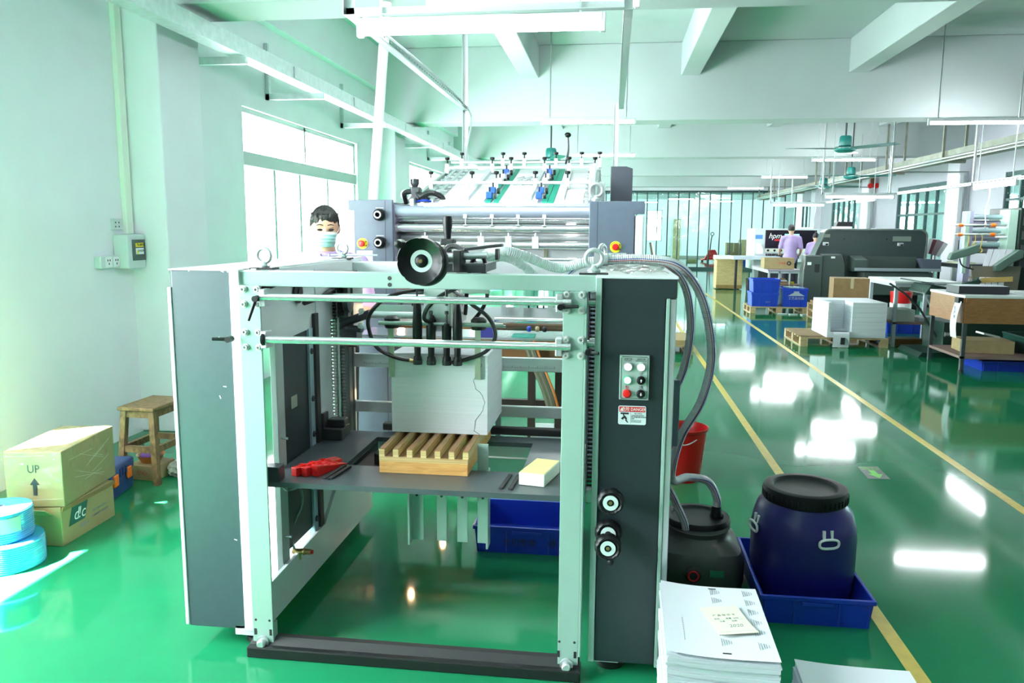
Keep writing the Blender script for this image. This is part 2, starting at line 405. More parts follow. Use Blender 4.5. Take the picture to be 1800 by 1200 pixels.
for i, (a, b, za, zb) in enumerate(RW):
    window(i + 7, XR + .24, 1, a, b, za, zb, [.5], [.33, .67], 'bright window in the far right wall beyond the plastic film, bay %d' % (i + 1))
    portal(XR + .26, a, b, za, zb, -1)
w14 = MB()
for q in [(2.0, 2.9, Y1 + .06, Y1 + .14, .95, 1.0), (2.0, 2.9, Y1 + .06, Y1 + .14, 2.7, 2.75), (2.0, 2.06, Y1 + .06, Y1 + .14, .95, 2.75), (2.84, 2.9, Y1 + .06, Y1 + .14, .95, 2.75), (2.0, 2.9, Y1 + .06, Y1 + .14, 2.25, 2.3)]: w14.box(*q)
structure(w14.build('window_11', ALU, smooth=False), 'small bright window in the far end wall')

# columns and beams
def beam_at(y): return (y, y + .45)
for i, y in enumerate((-7.2, -.6, 5.6, 12.0, 18.0, 24.0, 30.0, 36.0, 42.0)):
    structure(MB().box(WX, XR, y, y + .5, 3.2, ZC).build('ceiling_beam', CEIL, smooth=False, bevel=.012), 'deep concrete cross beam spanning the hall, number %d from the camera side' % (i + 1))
    structure(MB().box(WX - .02, -3.35, y, y + .6, 0, 3.3).build('wall_column', WALL, smooth=False, bevel=.012), 'square white column on the left wall, number %d from the camera side' % (i + 1))
    structure(MB().box(7.3, 7.92, y, y + .6, 0, 3.3).build('column', WALL, smooth=False, bevel=.012), 'square white column of the right row, number %d from the camera side' % (i + 1))
for i, x in enumerate((-1.41, .94, 3.28, 5.6, 7.93, 10.3)):
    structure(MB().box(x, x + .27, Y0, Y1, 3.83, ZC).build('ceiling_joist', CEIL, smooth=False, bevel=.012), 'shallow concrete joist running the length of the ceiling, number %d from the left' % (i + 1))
structure(MB().box(WX, WX + .1, Y0, Y1, 3.68, ZC).build('trim_1', WALL, smooth=False), 'shallow wall beam above the left windows')

# film partitions
postm = None
def partition(axis, c, a, b, step, label, ztop=2.75, bar=None):
    t = thing('film_partition', label, 'partition', (a, c, 0) if axis == 'X' else (c, a, 0), 'clear film partitions')
    def bx(u0, u1, w0, w1, z0, z1, name, m):
        q = MB().box(u0, u1, c + w0, c + w1, z0, z1) if axis == 'X' else MB().box(c + w0, c + w1, u0, u1, z0, z1)
        return q.build(name, m, t, smooth=False)
    bx(a, b, -.04, .04, ztop - .08, ztop, 'top_rail', DFRAME); bx(a, b, -.04, .04, 0, .1, 'bottom_rail', DFRAME)
    if bar: bx(a, b, -.03, .03, bar, bar + .05, 'cross_rail', DFRAME)
    n = max(1, round((b - a) / step)); w = (b - a) / n
    for k in range(n + 1):
        u = a + k * w; bx(u - .022, u + .022, -.035, .035, 0, ztop, 'post', DFRAME)
        if k < n: bx(u + .025, u + w - .025, -.004, .004, .1, ztop - .06, 'film_sheet', FILM)
    return t
partition('X', 33.0, WX, 7.3, .42, 'long clear plastic film partition with dark posts across the back of the hall', ztop=3.2)
partition('Y', 7.6, 12.6, 16.5, .6, 'clear film partition at the right edge beside the printing press', bar=2.2)
partition('Y', 7.6, 18.6, 22.3, .6, 'clear film partition with a cross rail behind the long dark machine', bar=2.0)
partition('Y', 7.6, 25.6, 28.6, .6, 'clear film partition right of the two workers')
partition('Y', 7.6, 30.6, 33.0, .6, 'narrow clear film partition in the far right corner')
partition('Y', 7.6, 6.2, 12.0, .6, 'clear film partition out on the near right side', bar=2.2)

for i, (a, b, z0) in enumerate([(-7, 33, 2.75), (16.5, 18.0, 0), (22.3, 24.0, 0), (24.6, 25.6, 0), (28.6, 30.0, 0), (-7, 6.2, 0)]):
    structure(MB().box(7.54, 7.66, a, b, z0, ZC if z0 else 2.75).build('wall_partition_%d' % (i + 1), WALLG, smooth=False), ['grey wall strip above the right film partitions', 'grey wall panel between the right columns and the film, nearest', 'grey wall panel beside the second right column', 'grey wall panel past the second right column', 'grey wall panel before the third right column', 'grey wall on the near right side'][i])
structure(MB().box(WX, 7.54, 32.94, 33.06, 3.2, ZC).build('wall_partition_7', WALL, smooth=False), 'white wall strip above the back film partition')
# ---------------------------------------------------------------- cable trays
t = thing('cable_tray', 'galvanised cable tray running along the left wall on brackets', 'cable tray', (-3.1, 3, 3.0))
tm = MB(); tm.box(-3.17, -3.165, 1.5, 31.5, 3.0, 3.12); tm.box(-3.035, -3.03, 1.5, 31.5, 3.0, 3.12); tm.box(-3.17, -3.03, 1.5, 31.5, 2.995, 3.0)
tm.box(-3.17, -3.03, 1.5, 31.5, 3.12, 3.125); tm.build('tray_body', GALV, t, smooth=False)
for k in range(12):
    y = (1.8, 3.4, 6.35, 8.1, 10.4, 13.0, 15.4, 17.4, 20.0, 22.4, 25.2, 27.6)[k]
    MB().box(-3.032, -3.022, y + 1.0, y + 1.16, 3.01, 3.11).build('splice_plate', STEEL, t, smooth=False)
    b = MB(); b.box(WX, WX + .04, y - .02, y + .02, 2.93, 3.5); b.box(WX, -3.02, y - .02, y + .02, 2.93, 2.99); b.build('bracket', GALV, t, smooth=False)
t = thing('cable_tray', 'dusty grey cable tray hanging on the right side of the hall', 'cable tray', (5.9, 8, 2.9))
tm = MB(); tm.box(5.75, 5.76, 8, 32.8, 2.85, 3.0); tm.box(6.04, 6.05, 8, 32.8, 2.85, 3.0); tm.box(5.75, 6.05, 8, 32.8, 2.84, 2.85); tm.build('tray_body', mat('dusty_steel', (.26, .27, .22), .6, .3, noise=.2, nscale=6), t, smooth=False)
MB().cyl((5.7, 8, 2.87), (5.7, 32.8, 2.87), .018, n=8).build('conduit', GALV, t)
MB().cyl((5.66, 8, 2.81), (5.66, 32.8, 2.81), .014, n=8).build('conduit', GALV, t)
for k in range(9):
    y = 9.0 + 2.9 * k
    MB().box(5.72, 6.08, y - .03, y + .03, 2.79, 2.84).build('cross_bar', MATS['dusty_steel'], t, smooth=False)
    for x in (5.71, 6.07): MB().box(x - .02, x + .02, y - .02, y + .02, 2.8, ZC).build('hanger', MATS['dusty_steel'], t, smooth=False)
# conduits dropping off the tray onto the right columns
for i, y in enumerate((18.0, 24.0)):
    q = MB(); q.tube([(6.05, y - .03, 2.86), (7.46, y - .03, 2.86), (7.46, y - .03, 1.4)], .022, 8); q.box(7.40, 7.52, y - .08, y - .002, 1.22, 1.42)
    tag(q.build('conduit', mat('grey_conduit', (.28, .32, .32), .5)), ['grey conduit dropping down the nearer right column to a switch box', 'grey conduit dropping down the farther right column to a switch box'][i], 'conduit')
    q = MB(); q.box(7.305, 7.385, y - .05, y - .002, .3, 2.8); tag(q.build('cable_trunking', WHITE, smooth=False, bevel=.005), ['white trunking up the nearer right column', 'white trunking up the farther right column'][i], 'trunking')

# ---------------------------------------------------------------- fluorescent tubes
def tube_light(label):
    t = thing('tube_light', label, 'tube light', (0, 0, 0), 'fluorescent tube lights')
    MB().cyl((-.60, 0, -.035), (.60, 0, -.035), .016, n=12).build('tube', TUBEM, t)
    m = MB(); m.box(-.61, .61, -.022, .022, -.012, .03); m.build('housing', WHITE, t, smooth=False, bevel=.004)
    for s in (-1, 1): MB().box(.61 * s - .014, .61 * s + .014, -.02, .02, -.06, .03).build('end_cap', WHITE, t, smooth=False, bevel=.004)
    return t
base_tube = tube_light('')
first = [True]
def tube_at(x, y, z, label, rz=0, hang=None, bright=False):
    t = base_tube if first[0] else copy_tree(base_tube); first[0] = False
    place(t, (x, y, z), rz, label)
    if bright:
        for ch in t.children:
            if ch.name.startswith('tube'):
                ch.data = ch.data.copy(); ch.data.materials[0] = TUBEB
    if hang:
        for s in (-1, 1):
            h = inst(HANGM, 'hanger', None, (0, 0, 0)); h.parent = t; h.location = (.5 * s, 0, .03); h.scale = (1, 1, hang - z - .03)
    return t
HANGM = MB().box(-.006, .006, -.006, .006, 0, 1).mesh('hanger', GALV, False)
spots = [('over the press, second from the front', -.50, 4.75, 2.92), ('below the beam beyond the press', -.35, 10.6, 3.03),
         ('at the far end of the press row', -.2, 15.5, 3.05),
         ('at the upper right edge, nearest of the right row', 4.72, 11.2, 3.05), ('right of the teal ceiling fan', 4.6, 16.8, 3.05), ('left of the small far fan', 4.7, 22.8, 3.1), ('just before the film partition', 4.6, 28.6, 3.1),
         ('beyond the film partition, left', 3.2, 38.5, 3.1), ('beyond the film partition, right', 5.5, 41.5, 3.1), ('far beyond the partition by the small window', 1.8, 43, 3.1)]
for lb, x, y, z in spots: tube_at(x, y, z, 'added fluorescent tube ' + lb, hang=ZC, bright=lb.startswith('over the press'))
for lb, x, y in [('behind the viewpoint, left', -1.2, -2.0), ('above the near aisle', 2.2, 3.6), ('overhead at the near right', 5.0, 5.4)]:
    tube_at(x, y, 3.1, 'added fluorescent tube ' + lb, hang=ZC)
for lb, x, y in [('in the side room near', 10, 10), ('in the side room middle', 10, 16.5), ('in the side room far', 10, 22.5), ('deep in the side room', 10.2, 28)]:
    tube_at(x, y, 2.6, 'added fluorescent tube ' + lb + ' behind the right film', hang=ZC)  # tubes added to brighten the side room behind the film

# hanging light rail over the right work area
PERF = mat('perforated_angle_steel', (.66, .72, .72), .4, .6)
t = thing('hanging_rail', 'perforated steel rail hanging low over the right work area', 'hanging rail', (5.25, 10, 2.28))
def angle(m, p0, p1, w=.038, up=(0, 0, 1), th=.003):
    p0, p1 = Vector(p0), Vector(p1); d = p1 - p0; L = d.length; q = d.to_track_quat('Y', 'Z').to_matrix().to_4x4(); q.translation = p0
    st = len(m.v); m.box(0, w, 0, L, 0, th); m.box(0, th, 0, L, 0, w); m.xf(q, st)
def slots(m, p0, p1, face, pitch=.07, ln=.03, w=.009):
    p0, p1 = Vector(p0), Vector(p1); d = (p1 - p0); L = d.length; d.normalize(); fv = Vector(face); sv = d.cross(fv)
    n = int(L / pitch)
    for k in range(n):
        c = p0 + d * (pitch * (k + .5)); a, b = d * ln / 2, sv * w / 2
        vs = [c - a - b, c + a - b, c + a + b, c - a + b]
        m.add(vs + [v + fv * .0012 for v in vs], [(0, 1, 2, 3), (7, 6, 5, 4), (0, 4, 5, 1), (1, 5, 6, 2), (2, 6, 7, 3), (3, 7, 4, 0)])
m = MB(); angle(m, (5.25, 7.5, 2.28), (5.25, 25, 2.28), .05); m.build('rail', PERF, t, smooth=False)
m = MB(); slots(m, (5.249, 7.5, 2.305), (5.249, 18, 2.305), (-1, 0, 0), .12, .06, .016); m.build('slot', mat('slot_dark', (.16, .19, .19), .8), t, smooth=False, kind='stuff')
for y in (9.0, 12.5, 16, 20.0, 24.4):
    m = MB(); angle(m, (5.25, y, 2.28), (5.25, y, ZC), .04); m.build('hanger', PERF, t, smooth=False)
for y, x0, x1 in ((15.6, 3.9, 5.27), (20.5, 3.9, 5.27)):
    m = MB(); angle(m, (x0, y, 2.28), (x1, y, 2.28), .04); m.build('cross_arm', PERF, t, smooth=False)
    m = MB(); angle(m, (x0, y, 2.28), (x0, y, ZC), .04); m.build('hanger', PERF, t, smooth=False)
tube_at(5.26, 11.8, 2.27, 'lit fluorescent tube along the low hanging rail near the printing press', PI / 2)
tube_at(4.6, 15.6, 2.27, 'lit fluorescent tube under the low rail above the long dark machine')
tube_at(4.6, 20.5, 2.27, 'lit fluorescent tube under the low rail above the two workers')
tube_at(5.26, 17.4, 2.27, 'lit fluorescent tube lengthwise on the low hanging rail, farther one', PI / 2)
for i, (x, y) in enumerate(((5.0, 20.45), (5.42, 12.3))):
    q = MB().tube(spline([(x, y, 2.28), (x + .01, y, 2.1), (x - .03, y, 1.9), (x - .01, y, 1.74)], 6), .008, 6); q.sphere((x - .01, y, 1.70), (.02, .02, .045), 8, 6)
    tag(q.build('pull_cord', WHITE), ['white pull cord hanging from the rail above the workers', 'white pull cord and grip hanging beside the right column'][i], 'cord')

# frame of perforated angle with a tube above the press
t = thing('lighting_gantry', 'perforated angle steel frame carrying a tube above the press', 'gantry', (-.7, 5.5, 1.8))
XA, XB, YA, YB, ZA = -1.37, .03, 4.02, 7.2, 2.66
for p0, p1 in [((XA, YA, ZA), (XB, YA, ZA)), ((XA, YA, ZA), (XA, YB, ZA)), ((XB, YA, ZA), (XB, YB, ZA)), ((XA, YB, 2.05), (XA, YB, ZC)), ((XB - .04, YB, 1.8), (XB - .04, YB, ZA + .05)), ((XA, YA, ZA), (XA, YA, ZC)), ((XB, YA, ZA), (XB, YA, ZC))]:
    m = MB(); angle(m, p0, p1, .045); m.build('angle_bar', PERF, t, smooth=False)
sm = mat('slot_dark', (.16, .19, .19), .8)
for p0, p1, fc in [((XA, YA - .0005, ZA + .024), (XB, YA - .0005, ZA + .024), (0, -1, 0)), ((XA + .046, YA, ZA + .026), (XA + .046, YB, ZA + .026), (1, 0, 0)), ((XB - .001, YA, ZA + .024), (XB - .001, YB, ZA + .024), (-1, 0, 0)), ((XA + .022, YB - .001, 2.05), (XA + .022, YB - .001, 3.2), (0, -1, 0)), ((XB - .02, YB - .001, 1.82), (XB - .02, YB - .001, 2.66), (0, -1, 0)), ((XA + .022, YA - .001, ZA), (XA + .022, YA - .001, 3.1), (0, -1, 0))]:
    m = MB(); slots(m, p0, p1, fc); m.build('slot', sm, t, smooth=False, kind='stuff')
MB().tube(spline([(XA + .03, YA, ZA + .05), (XA + .05, 5.6, ZA + .052), (XA + .03, YB - .02, ZA + .03), (XA + .075, YB - .02, 2.55), (XA + .03, YB - .02, 2.3), (XA + .03, YB - .02, 2.08)], 8), .009, 6).build('cable', WHITE, t)
tube_at(-.68, 4.0, 2.615, 'bright fluorescent tube at the front of the frame over the press', bright=True)
# sloping white pipe behind the press
q = MB().tube([(-1.77, 5.72, 0), (-1.77, 5.72, 1.83), (-1.64, 5.72, 3.25), (-1.55, 5.72, 4.29)], .036, 16)
tag(q.build('white_pipe', mat('white_pvc', (.88, .9, .88), .35)), 'thick white pipe rising behind the press beside the window', 'pipe')

# ---------------------------------------------------------------- ceiling fans
def fan(label, rod):
    t = thing('ceiling_fan', label, 'ceiling fan', (0, 0, 0), 'teal ceiling fans')
    MB().cyl((0, 0, .12), (0, 0, rod), .014, n=10).build('rod', DSTEEL, t)
    MB().lathe([(.07, .12), (.085, .1), (.095, -.02), (.09, -.03)], n=20).build('motor_cup', FANG, t)
    MB().lathe([(.05, -.03), (.15, -.05), (.17, -.075), (.16, -.1), (.1, -.13), (0, -.14)], n=24).build('motor_housing', FANG, t)
    MB().torus((0, 0, -.07), .168, .006, 'Z').build('trim_ring', CHROME, t)
    return t
def blade_mesh():
    m = MB(); n = 8; top = []; 
    for j in range(n + 1):
        u = j / n; y = .14 + u * .74; w = .05 + .03 * math.sin(PI * min(1, u * .75)); tw = .22 - .12 * u
        for s in (-1, 1): top.append((s * w * math.cos(tw), y, -.07 + s * w * math.sin(tw)))
    v = top + [(x, y, z - .006) for x, y, z in top]; L = len(top); f = []
    for j in range(n):
        a = 2 * j; f += [(a, a + 1, a + 3, a + 2), (L + a, L + a + 2, L + a + 3, L + a + 1), (a, a + 2, L + a + 2, L + a), (a + 1, L + a + 1, L + a + 3, a + 3)]
    f += [(0, L, L + 1, 1), (2 * n, 2 * n + 1, L + 2 * n + 1, L + 2 * n)]
    return m.add(v, f).mesh('blade', FANB)
BLADE = blade_mesh()
for lb, x, y, z, rot in [('teal three-blade ceiling fan in the middle of the hall, the largest in view', 3.5, 12.75, 2.92, R(96)), ('teal ceiling fan partly hidden behind the press feed board', -1.02, 13.0, 2.79, R(75)),
                         ('small far teal ceiling fan left of the alarm bell', 5.05, 20, 2.75, R(40)), ('far teal ceiling fan hanging close to the cable tray', 5.1, 18.0, 2.85, R(10)), ('teal ceiling fan cut off at the right edge', 5.35, 9.0, 3.55, R(97))]:
    t = fan(lb, ZC - z); t.location = (x, y, z)
    for k in range(3):
        b = inst(BLADE, 'blade', None, (0, 0, 0)); b.parent = t; b.rotation_euler = (0, 0, rot + k * 2 * PI / 3)
# alarm bell on the far column
t = thing('alarm_bell', 'red alarm bells on a bracket near the far right column', 'alarm bell', (7.4, 23.95, 2.85))
MB().box(7.34, 7.46, 23.94, 24.0, 2.85, 3.2).build('bracket', mat('rusty_brown', (.16, .07, .04), .6), t, smooth=False)
for x in (7.33, 7.49):
    MB().lathe([(0, .1), (.07, .08), (.08, .02), (.07, 0)], (x, 23.95, 2.9), 18, 'Y').build('bell', RED, t)
    
# ---------------------------------------------------------------- left wall fittings
t = thing('breaker_box', 'white wall-mounted breaker box with dark window and warning stickers', 'breaker box', (WX, 5.45, 1.29))
MB().box(WX, WX + .12, 5.37, 5.585, 1.29, 1.545).build('body', WHITE, t, smooth=False, bevel=.01)
MB().box(WX + .12, WX + .125, 5.42, 5.58, 1.35, 1.505).build('dark_cover', mat('smoked_plastic', (.03, .045, .045), .15), t, smooth=False, bevel=.002)
MB().box(WX + .125, WX + .127, 5.455, 5.555, 1.45, 1.48).build('yellow_sticker', YELP, t, smooth=False)
MB().box(WX + .125, WX + .127, 5.455, 5.555, 1.395, 1.442).build('white_sticker', LETW, t, smooth=False)
WR = (PI / 2, 0, PI / 2)
text('当心触电', .022, INK, (WX + .1275, 5.512, 1.465), WR, t); text('有电危险', .02, INK, (WX + .1275, 5.52, 1.42), WR, t)
MB().prism([(5.462, 1.40), (5.49, 1.40), (5.476, 1.436)], WX + .127, WX + .128, 'X').build('warning_triangle', YELP, t, smooth=False)
t = thing('socket_box', 'white double socket box beside the breaker box', 'socket', (WX, 5.3, 1.3))
MB().box(WX, WX + .05, 5.15, 5.37, 1.3, 1.39).build('body', WHITE, t, smooth=False, bevel=.008)
for y in (5.2, 5.29):
    MB().box(WX + .05, WX + .054, y, y + .075, 1.308, 1.382).build('socket_plate', LETW, t, smooth=False, bevel=.002)
    m = MB()
    for dy, dz in ((.025, .05), (.05, .05), (.037, .025)): m.box(WX + .054, WX + .0545, y + dy - .005, y + dy + .005, 1.308 + dz - .007, 1.308 + dz + .007)
    m.build('socket_hole', INK, t, smooth=False)
q = MB().box(WX, WX + .04, 5.5, 5.58, 1.545, ZC - .62); tag(q.build('cable_trunking', mat('cream_trunking', (.84, .88, .78), .5), smooth=False, bevel=.006), 'cream cable trunking running up the left wall from the breaker box', 'trunking')
t = thing('light_switch', 'small white switch plate above the breaker box', 'switch', (WX, 5.42, 1.56))
MB().box(WX, WX + .02, 5.36, 5.47, 1.575, 1.66).build('plate', WHITE, t, smooth=False, bevel=.004)
m = MB()
for y in (5.39, 5.43):
    for z in (1.60, 1.63): m.cyl((WX + .02, y, z), (WX + .022, y, z), .006, n=8)
m.build('rocker', INK, t)
# ================================================================ sheet feeder in the foreground
F = thing('sheet_feeder', 'large grey and white sheet feeder of the press in the foreground', 'printing machine', (-.68, 2.66, 0))
FY = 2.66
# left cover
m = MB(); m.prism([(-1.588, .07), (-1.362, .07), (-1.357, 1.445), (-1.588, 1.445)], FY, FY + .02); lc = m.build('left_cover', SLATE, F, smooth=False, bevel=.003)
m = MB(); m.box(-1.585, -1.345, 3.72, 3.98, .07, 1.43); m.box(-1.585, -1.345, FY + .02, 3.72, 1.19, 1.43); m.box(-1.585, -1.345, FY + .02, 3.72, .07, .085); m.build('cover_body', WHITE, lc, smooth=False, bevel=.004)
MB().box(-1.604, -1.589, FY - .004, FY + .03, .075, 1.383).build('door_edge', WHITE, lc, smooth=False, bevel=.003)
MB().box(-1.595, -1.345, FY - .002, 3.99, 1.445, 1.450).build('top_plate', WHITE, lc, smooth=False)
MB().box(-1.36, -1.322, FY - .012, FY + .03, .07, 1.45).build('frame_strip', WHITE, lc, smooth=False, bevel=.003)
m = MB()
for x, z, a in ((-1.39, 1.443, .4), (-1.37, 1.445, 1.3), (-1.43, 1.45, .2), (-1.52, 1.446, .9), (-1.41, 1.2, .6), (-1.40, 1.02, .1), (-1.42, .98, 1.2), (-1.385, .43, .3)): m.obox((x, FY - .0005, z), (.012, .001, .003), (0, a, 0))
m.build('paint_chip', LETW, lc, smooth=False)
# right cover
m = MB(); m.prism([(-.028, .05), (.186, .05), (.186, 1.373), (.222, 1.373), (.222, 1.437), (-.028, 1.437)], FY - .004, FY + .016); rc = m.build('right_cover', SLATE2, F, smooth=False, bevel=.003)
MB().box(-.028, .197, FY + .016, 3.98, .06, 1.436).build('cover_body', WHITE, rc, smooth=False, bevel=.003)
MB().box(.187, .2, FY - .004, FY + .02, .04, 1.372).build('door_edge', GREENW, rc, smooth=False, bevel=.002)
MB().box(.2, .222, FY, 3.98, .05, 1.37).build('side_door', STEEL, rc, smooth=False, bevel=.003)
MB().box(.19, .222, FY + .016, 3.98, 1.373, 1.437).build('top_rim', SLATE2, rc, smooth=False)
MB().box(-.05, .225, FY - .006, 3.98, 1.437, 1.446).build('top_plate', WHITE, rc, smooth=False, bevel=.002)
MB().box(-.05, -.029, FY - .012, FY + .12, .05, 1.437).build('frame_strip', GREENW, rc, smooth=False, bevel=.002)
MB().prism([(2.95, .78), (3.15, .8), (3.2, .86), (3.2, 1.0), (2.95, 1.04)], .222, .27, 'X').build('side_box', BLUEG, rc, smooth=False, bevel=.006)
m = MB().tube(spline([(.0, 2.70, 1.45), (.08, 3.0, 1.455), (.2, 3.4, 1.45)], 6), .004, 6)
m = MB(); m.sheet(lambda u, v: (-.02 + .22 * u, 2.75 + 1.1 * v, 1.447 + .012 * math.sin(9 * u + 7 * v) ** 2 + .006 * math.sin(23 * v)), 14, 24, .0006); m.build('clear_sheet', WRAP, rc)
# posts
BOLT = MB().lathe([(0, .005), (.0045, .005), (.0045, .012), (.0085, .012), (.009, .010), (.009, .003), (.0135, .003), (.0135, 0)], n=14, axis='Y').mesh('bolt', BOLTM)
p = MB(); p.box(-1.312, -1.232, 2.62, 2.628, .02, 1.397); p.box(-1.312, -1.304, 2.628, 2.70, .06, 1.397); p.box(-1.24, -1.232, 2.628, 2.66, .02, .12)
pl = p.build('post', GREENW, F, smooth=False, bevel=.0015)
MB().box(-1.322, -1.312, 2.65, 2.7, .06, 1.39).build('post_flange', STEEL, pl, smooth=False)
p = MB(); p.box(-.158, -.085, 2.62, 2.628, .02, 1.392); p.box(-.085, -.077, 2.62, 2.70, .08, 1.392)
pr_ = p.build('post', GREENW, F, smooth=False, bevel=.0015)
for pt, xs in ((pl, (-1.292, -1.242)), (pr_, (-.146, -.095))):
    for x in xs:
        for z in (1.383, 1.33, 1.23, 1.176): inst(BOLT, 'bolt', pt, (x, 2.62, z))
    xm = sum(xs) / 2
    MB().lathe([(0, .03), (.012, .03), (.016, .026), (.016, .01), (.024, .01), (.024, 0)], (xm - .005, 2.62, .05), 16, 'Y').build('foot_screw', STEEL, pt)
    m = MB()
    for s in (-1, 1): m.box(xm - .005 + s * .03 - .005, xm - .005 + s * .03 + .005, 2.6195, 2.6205, .075, .1); m.cyl((xm - .005 + s * .027, 2.6195, .135), (xm - .005 + s * .027, 2.621, .135), .005, n=8)
    m.build('slot_hole', INK, pt)
# rod carrier plates
for x in (-1.236, -.158):
    for z in (1.357, 1.207):
        MB().box(-1.230 if x < -1 else -.182, -1.208 if x < -1 else -.159, 2.606, 2.66, z - .033, z + .028).build('rod_block', STEEL, F, smooth=False, bevel=.003)
MB().cyl((-1.225, 2.615, 1.357), (-.13, 2.615, 1.357), .0125, n=20).build('guide_rod', CHROME, F)
MB().cyl((-1.225, 2.615, 1.206), (-.13, 2.615, 1.206), .0135, n=20).build('guide_rod', CHROME, F)
MB().lathe([(.013, .012), (.021, .012), (.023, .006), (.023, 0)], (-1.225, 2.615, 1.206), 18, 'X').build('rod_collar', BLACK, F)
for x0, x1, z in ((-.11, -.05, 1.207), (-.11, -.05, 1.352)): MB().cyl((x0, 2.70, z), (x1, 2.70, z), .012, n=12).build('rod_end', STEEL, F)
# cross beam
cb = MB().box(-1.352, -.046, FY, FY + .07, 1.391, 1.445).build('cross_beam', GREENW, F, smooth=False, bevel=.003)
m = MB()
for z in (1.427, 1.404): m.cyl((-.77, FY - .001, z), (-.77, FY + .001, z), .0075, n=14)
m.build('hole', INK, cb)
def lever(p0, p1, parent=F):
    m = MB(); p0, p1 = Vector(p0), Vector(p1); m.cyl(p0 + Vector((0, .02, 0)), p0 - Vector((0, .012, 0)), .011, n=12)
    m.tube([p0, p0.lerp(p1, .15), p1], [.008, .007, .0055], 8); return m.build('clamp_lever', BLACK, parent)
lever((-1.238, 2.60, 1.352), (-1.262, 2.585, 1.275)); lever((-1.345, 2.60, 1.205), (-1.40, 2.585, 1.207))
lever((-.165, 2.60, 1.343), (-.105, 2.585, 1.347)); lever((-.07, 2.60, 1.192), (-.035, 2.58, 1.192))
# handwheel
WXc, WZ, WY = -.609, 1.496, 2.45
n = 72; prof = []
m = MB(); rings = []
for r, y in ((.0, .028), (.034, .028), (.036, .022), (.058, .012), (.066, .004), (.074, -.002), (.0765, .004), (.0765, .018), (.07, .024), (.03, .03)):
    ring = []
    for i in range(n):
        a = 2 * PI * i / n; k = 1 - (.035 * max(0, math.cos(8 * a)) ** 6 if r > .062 else 0)
        ring.append((WXc + r * k * math.cos(a), WY + y, WZ + r * k * math.sin(a)))
    rings.append(ring)
v = [p for q in rings for p in q]
f = [(j * n + i, j * n + (i + 1) % n, (j + 1) * n + (i + 1) % n, (j + 1) * n + i) for j in range(len(rings) - 1) for i in range(n)] + [tuple(range(n - 1, -1, -1)), tuple(range((len(rings) - 1) * n, len(rings) * n))]
wh = m.add(v, f).build('handwheel', BLACK, F)
MB().lathe([(.022, .0), (.036, .0), (.036, .003), (.022, .003)], (WXc, WY + .024, WZ), 32, 'Y', ring=True).build('scale_ring', mat('pale_plastic', (.55, .68, .66), .45), wh)
MB().lathe([(0, .014), (.012, .014), (.02, .008), (.021, 0)], (WXc, WY + .026, WZ), 24, 'Y').build('hub', BLACK, wh)
MB().lathe([(0, .004), (.006, .004), (.008, 0)], (WXc, WY + .013, WZ), 14, 'Y').build('hub_screw', BRASS, wh)
MB().lathe([(.009, 0), (.013, .01), (.015, .04), (.012, .062), (0, .066)], (WXc - .056, WY + .005, WZ + .056), 16, 'Y').build('crank_grip', BLACK, wh)
MB().cyl((WXc, WY + .028, WZ), (WXc, 2.95, WZ), .017, n=14).build('wheel_shaft', DSTEEL, wh)
m = MB(); m.torus((WXc + .012, WY + .032, WZ - .006), .062, .014, 'Y', 40, 8); m.build('rear_rim', BLKMAT, wh)
# mechanism behind the wheel
MB().box(WXc - .03, WXc + .17, 2.72, 2.98, 1.447, 1.478).build('gear_base', DSTEEL, F, smooth=False, bevel=.004)
MB().box(WXc + .055, WXc + .085, 2.70, 2.80, 1.45, 1.525).build('bearing_block', BLKMAT, F, smooth=False, bevel=.004)
MB().cyl((WXc + .03, 2.76, 1.5), (WXc + .17, 2.76, 1.508), .012, n=12).build('cross_shaft', STEEL, F)
m = MB(); m.obox((WXc + .15, 2.8, 1.535), (.14, .05, .012), (0, -.12, 0)); m.obox((WXc + .2, 2.8, 1.51), (.012, .05, .04)); m.build('lever_plate', DSTEEL, F, smooth=False, bevel=.003)
lv = MB().lathe([(.013, 0), (.015, .02), (.019, .05), (.020, .075), (.016, .088), (0, .09)], (-.655, 3.1, 1.562), 16).build('lever_grip', BLACK, F)
MB().lathe([(.018, -.085), (.018, -.05), (.013, -.045), (.013, 0)], (-.655, 3.1, 1.562), 14).build('grip_stem', BLACK, lv)
MB().box(-.68, -.625, 3.07, 3.13, 1.535, 1.56).build('grip_block', BLKMAT, lv, smooth=False, bevel=.005)
MB().cyl((-.655, 3.1, 1.45), (-.655, 3.1, 1.5), .02, n=16).build('grip_socket', CHROME, lv)
for k, pts in enumerate([[(-.655, 3.05, 1.50), (-.62, 2.95, 1.535), (-.56, 2.9, 1.53), (-.5, 2.88, 1.47), (-.47, 2.9, 1.43)], [(-.66, 3.05, 1.51), (-.6, 2.98, 1.53), (-.54, 2.95, 1.5), (-.5, 2.95, 1.45)], [(-.53, 2.84, 1.40), (-.505, 2.82, 1.48), (-.475, 2.8, 1.505), (-.455, 2.8, 1.48), (-.46, 2.8, 1.40)]]):
    MB().tube(spline(pts, 8), .0075, 8).build('black_hose', RUBBER, F)
